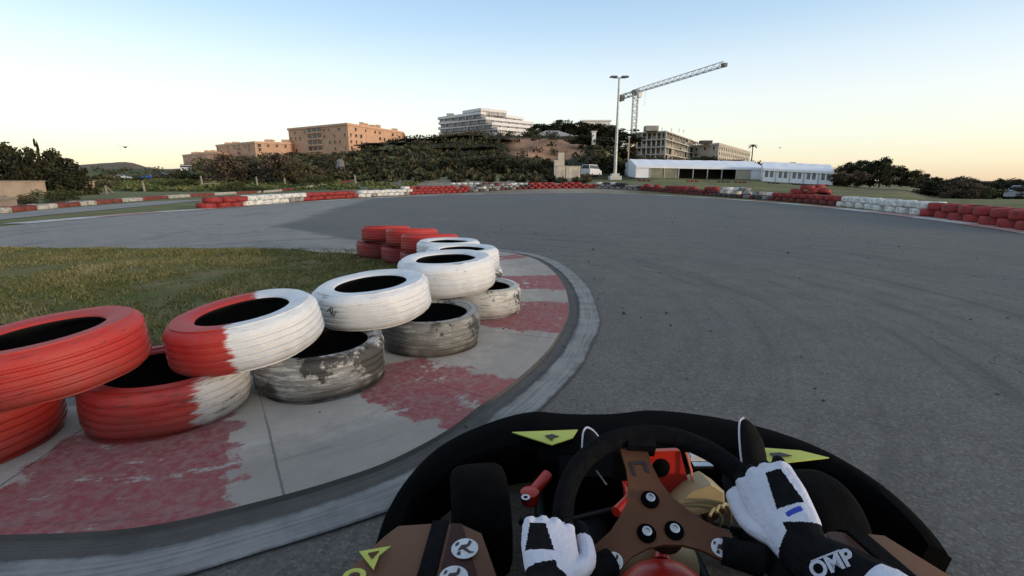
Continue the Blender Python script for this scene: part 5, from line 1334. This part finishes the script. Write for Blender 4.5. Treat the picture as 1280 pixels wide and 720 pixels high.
def glove(ang, W, E, side):
    gs = 1.0 if side > 0 else .88
    c = rim_pt(ang); rho = (c-WC).normalized(); n = SN
    cam_ = Vector((0,0,H)); t = (c-W).normalized()
    bk = (cam_-c).normalized(); bk = (bk-t*bk.dot(t)).normalized()             # back of the hand, up towards the face
    K = c+bk*.030-t*.020+rho*(.034 if side > 0 else .030); t = (K-W).normalized(); bk = (bk-t*bk.dot(t)).normalized()
    ac = bk.cross(t); ac = ac if ac.dot(WC-c) > 0 else -ac                       # towards the thumb
    up = ac
    mb = MB(); f = (E-W).normalized()
    def el_ring(p, d, w, th):
        a = (ac-d*ac.dot(d)).normalized(); b = d.cross(a); w *= gs; th *= gs; return [p+a*w*cos(q)+b*th*sin(q) for q in np.linspace(0,2*pi,17)[:-1]]
    R = [el_ring(W+f*.115,-f,.054,.046),el_ring(W+f*.06,-f,.050,.041),el_ring(W+f*.015,-f,.041,.030),el_ring(W+t*.012,t,.041,.025),el_ring(W+t*.035,t,.048,.022),el_ring(W+(K-W)*.62,t,.054,.020),el_ring(K-t*.006,t,.052,.017),el_ring(K+t*.006,t,.046,.011)]
    mb.loft(R)
    for i in range(4):
        s = (1.5-i)*.0250*gs; l = [1.0,1.08,1.04,.90][i]; r = [.0112,.0116,.0112,.0100][i]
        root = K+ac*s-t*.025-bk*.002; kn = K+ac*s+bk*.002+t*.006
        mid = K+ac*s+t*.020*l-bk*.020+ac*.004; nx = K+ac*(s+.018)+t*.022*l-bk*.050*l; tip = K+ac*(s*.8+.034)+t*.000-bk*.064*l
        mb.tube(catmull([root,kn,mid,nx,tip],4), [r*1.05]*5+[r]*8+[r*.92]*3+[r*.75], 10)
    th0 = W+t*.030+ac*.028; th1 = W+(K-W)*.55+ac*.062-bk*.006; th2 = K+ac*.062+t*.004-bk*.012; th3 = K+ac*.058+t*.034-bk*.018
    mb.tube(catmull([th0,th1,th2,th3],4), [.015]*4+[.0145]*4+[.013]*3+[.0115,.009], 10)
    off = PO
    mb.v = [tuple(Vector(p)-off) for p in mb.v]
    g = mb.build('glove', GBLACK, driver, True)
    rm = g.modifiers.new('r','REMESH'); rm.mode = 'VOXEL'; rm.voxel_size = .0020; sm = g.modifiers.new('s','SMOOTH'); sm.factor = .5; sm.iterations = 3
    evaluated(g); me = g.data; me.materials.clear()
    for m in (GBLACK,GWHITE,GBLUE): me.materials.append(m)
    Lh = (K-W).length
    for p in me.polygons:
        p.use_smooth = True
        q = Vector(p.center)+off; d = q-W; a = d.dot(t)/Lh; b = d.dot(ac)/.045; h = p.normal.dot(bk)
        m = 0
        if h > -.55 and (a > .30+.10*b or (b > .10 and a > -.02+.25*(1-b))) and a < 1.10-.10*abs(b): m = 1
        if h > .0 and .46 < a < .92 and -.95+.35*(a-.4) < b < .06-.55*(a-.46): m = 0
        if side > 0 and h > .1 and abs(a-(.36-.05*b)) < .030 and -.75 < b < -.15: m = 2
        if b > .55 and a > 1.0: m = 0
        p.material_index = m
    return g, t, ac, bk, f
gl_, *_ = glove(radians(189), WL, EL, -1)
gr_, tR, aR, bR, fR = glove(radians(29), WRi, ER, 1)
# white sleeve above the right cuff and print on the cuff
def sleeve(W, E, s0, s1, r0, r1, name, mat, parent):
    f = (E-W).normalized(); mb = MB(); N = 9
    mb.tube([W+f*(s0+(s1-s0)*k/N) for k in range(N+1)], [r0+(r1-r0)*k/N+.0015*(k % 2) for k in range(N+1)], 24); mb.v = [tuple(Vector(p)-PO) for p in mb.v]; return mb.build(name, mat, parent, True)
sleeve(WRi, ER, .100, .24, .050, .056, 'sleeve', GWHITE, driver)
def text_mesh(s, size, M4, name, mat, parent, off):
    cu = bpy.data.curves.new(name,'FONT'); cu.body = s; cu.size = size; cu.align_x = 'CENTER'; cu.align_y = 'CENTER'; cu.extrude = .0006; cu.offset = .0009
    o = bpy.data.objects.new('tmp', cu); COL.objects.link(o); dg = bpy.context.evaluated_depsgraph_get(); dg.update(); me = bpy.data.meshes.new_from_object(o.evaluated_get(dg)); bpy.data.objects.remove(o)
    me.transform(Matrix.Translation(-off)@M4); me.materials.clear(); me.materials.append(mat); return link_mesh(name, me, parent)
view = -(WRi+fR*.045)+Vector((0,0,H)); nx = (view-fR*view.dot(fR)).normalized(); xa = -fR.cross(nx).normalized()
xa = xa if xa.x > 0 else -xa; fd = fR if fR.x > 0 else -fR; xa = (xa*cos(.62)+fd*sin(.62)).normalized(); ya = nx.cross(xa)
Mt = Matrix((xa, ya, nx)).transposed().to_4x4(); Mt.translation = WRi+fR*.055+nx*.0475+xa*.010
text_mesh('OMP', .030, Mt, 'cuff_text', GWHITE, gr_, PO)
mb = MB(); mb.box(Mt@Vector((-.002,.0125,0)),(.044,.0022,.0012),Mt.to_3x3()); mb.v = [tuple(Vector(p)-PO) for p in mb.v]; mb.build('cuff_line', GWHITE, gr_)
# racing boots
def boot(heel, toe, side, full):
    heel, toe = Vector(heel), Vector(toe); d = (toe-heel).normalized(); x = Vector((1,0,0)); x = (x-d*x.x).normalized(); u = d.cross(x); u = u if u.y < 0 else -u; L = (toe-heel).length
    mb = MB(); rings = []
    for k, (s, w, h) in enumerate([(-.02,.024,.022),(.04,.034,.040),(.25,.037,.048),(.45,.040,.046),(.65,.046,.040),(.82,.047,.034),(.95,.040,.026),(1.02,.020,.014)]):
        rings.append([heel+d*L*s+u*(h*.35)+x*w*cos(q)+u*h*sin(q) for q in np.linspace(0,2*pi,19)[:-1]])
    mb.loft(rings); mb.v = [tuple(Vector(p)-PO) for p in mb.v]; b = mb.build('boot', simple('boot_suede',(.006,.0055,.0055,1),(.010,.009,.009,1),30,.85,spec=.1), driver, True)
    pts = [heel+d*L*s+u*(.012+.004)-x*side*w for s, w in [(.45,.0415),(.65,.0478),(.82,.0488),(.93,.0440),(1.005,.029)]]
    if full: pts += [heel+d*L*1.035+u*.012, heel+d*L*1.0+u*.016+x*.030]
    mb = MB(); mb.tube(catmull(pts,5),.0028,8); mb.v = [tuple(Vector(p)-PO) for p in mb.v]; mb.build('piping', GWHITE, b, True)
boot((.215,1.10,.075),(.243,1.285,.265),1,True); boot((.645,1.10,.085),(.690,1.27,.305),1,False)
# helmet, behind and below the viewpoint
mb = MB(); hc = Vector((.05,-.20,.90)); mb.ball(hc,(.125,.145,.135),28); mb.v = [tuple(Vector(p)-PO) for p in mb.v]; hm = mb.build('helmet', simple('helmet_white',(.7,.7,.7,1),None,3,.25), driver, True)
mb = MB(); rr = []
for z in np.linspace(-.035,.045,5): rr.append([hc+Vector((.128*sqrt_*sin(a), .1485*sqrt_*cos(a), z)) for sqrt_ in [math.sqrt(1-(z/.135)**2)] for a in np.linspace(-1.2,1.2,15)])
n = 15; mb.v = [tuple(p-PO) for R in rr for p in R]; mb.f = [(i*n+k,i*n+k+1,(i+1)*n+k+1,(i+1)*n+k) for i in range(4) for k in range(n-1)]; mb.m = [0]*len(mb.f); mb.build('visor', simple('visor_tint',(.01,.01,.012,1),None,3,.1), hm, True)

# ------------------------------------------------------------------ light, sky, camera
SUN_EL, SUN_AZ = radians(8), radians(120)
w = bpy.data.worlds.new('World'); scene.world = w; w.use_nodes = True; nt = w.node_tree
sky = nt.nodes.new('ShaderNodeTexSky'); sky.sky_type = 'NISHITA'; sky.sun_disc = False; sky.sun_elevation = SUN_EL; sky.sun_rotation = SUN_AZ
sky.altitude = 20; sky.air_density = 1.0; sky.dust_density = 1.2; sky.ozone_density = 1.6
bg = nt.nodes['Background']; bg.inputs[1].default_value = .12
def vscale(sock, k):
    n = nt.nodes.new('ShaderNodeVectorMath'); n.operation = 'SCALE'; nt.links.new(sock, n.inputs[0]); n.inputs['Scale'].default_value = k; return n.outputs[0]
tc = nt.nodes.new('ShaderNodeTexCoord'); sx = nt.nodes.new('ShaderNodeSeparateXYZ'); nt.links.new(tc.outputs['Generated'], sx.inputs[0])
rp = nt.nodes.new('ShaderNodeValToRGB'); nt.links.new(sx.outputs[2], rp.inputs[0]); el_ = rp.color_ramp.elements
stops = [(0,(1.0,.77,.55)),(.03,(1.0,.90,.70)),(.075,(1.0,.98,.85)),(.14,(1.0,1.0,.97)),(.20,(.84,.93,1.0)),(.27,(.56,.75,.94)),(.33,(.44,.64,.88)),(1,(.45,.49,.56))]
while len(el_) < len(stops): el_.new(.5)
for q,(p,c) in zip(el_, stops): q.position = p; q.color = c+(1,)
mx = nt.nodes.new('ShaderNodeMix'); mx.data_type = 'RGBA'; mx.inputs[0].default_value = .72
nt.links.new(vscale(sky.outputs[0], 3.0), mx.inputs[6]); nt.links.new(vscale(rp.outputs[0], 8.6), mx.inputs[7]); nt.links.new(mx.outputs[2], bg.inputs[0])
sd = Vector((sin(SUN_AZ)*cos(SUN_EL), cos(SUN_AZ)*cos(SUN_EL), sin(SUN_EL)))
sl = bpy.data.lights.new('sun', 'SUN'); sl.energy = 2.0; sl.angle = radians(6); sl.color = (1,.82,.62)
so = bpy.data.objects.new('sun', sl); COL.objects.link(so); so.rotation_euler = (-sd).to_track_quat('-Z','Y').to_euler(); so.location = (30,-10,30)
cam = bpy.data.cameras.new('camera'); co = bpy.data.objects.new('camera', cam); COL.objects.link(co)
cam.sensor_width = 36; cam.lens = 36*FOC/1280; cam.clip_start = .02; cam.clip_end = 6000
co.location = (0,0,H); co.rotation_euler = (pi/2-PITCH,0,0); scene.camera = co
scene.view_settings.view_transform = 'Standard'; scene.view_settings.look = 'None'; scene.view_settings.exposure = 0; scene.view_settings.gamma = 1
scene.render.engine = 'CYCLES'
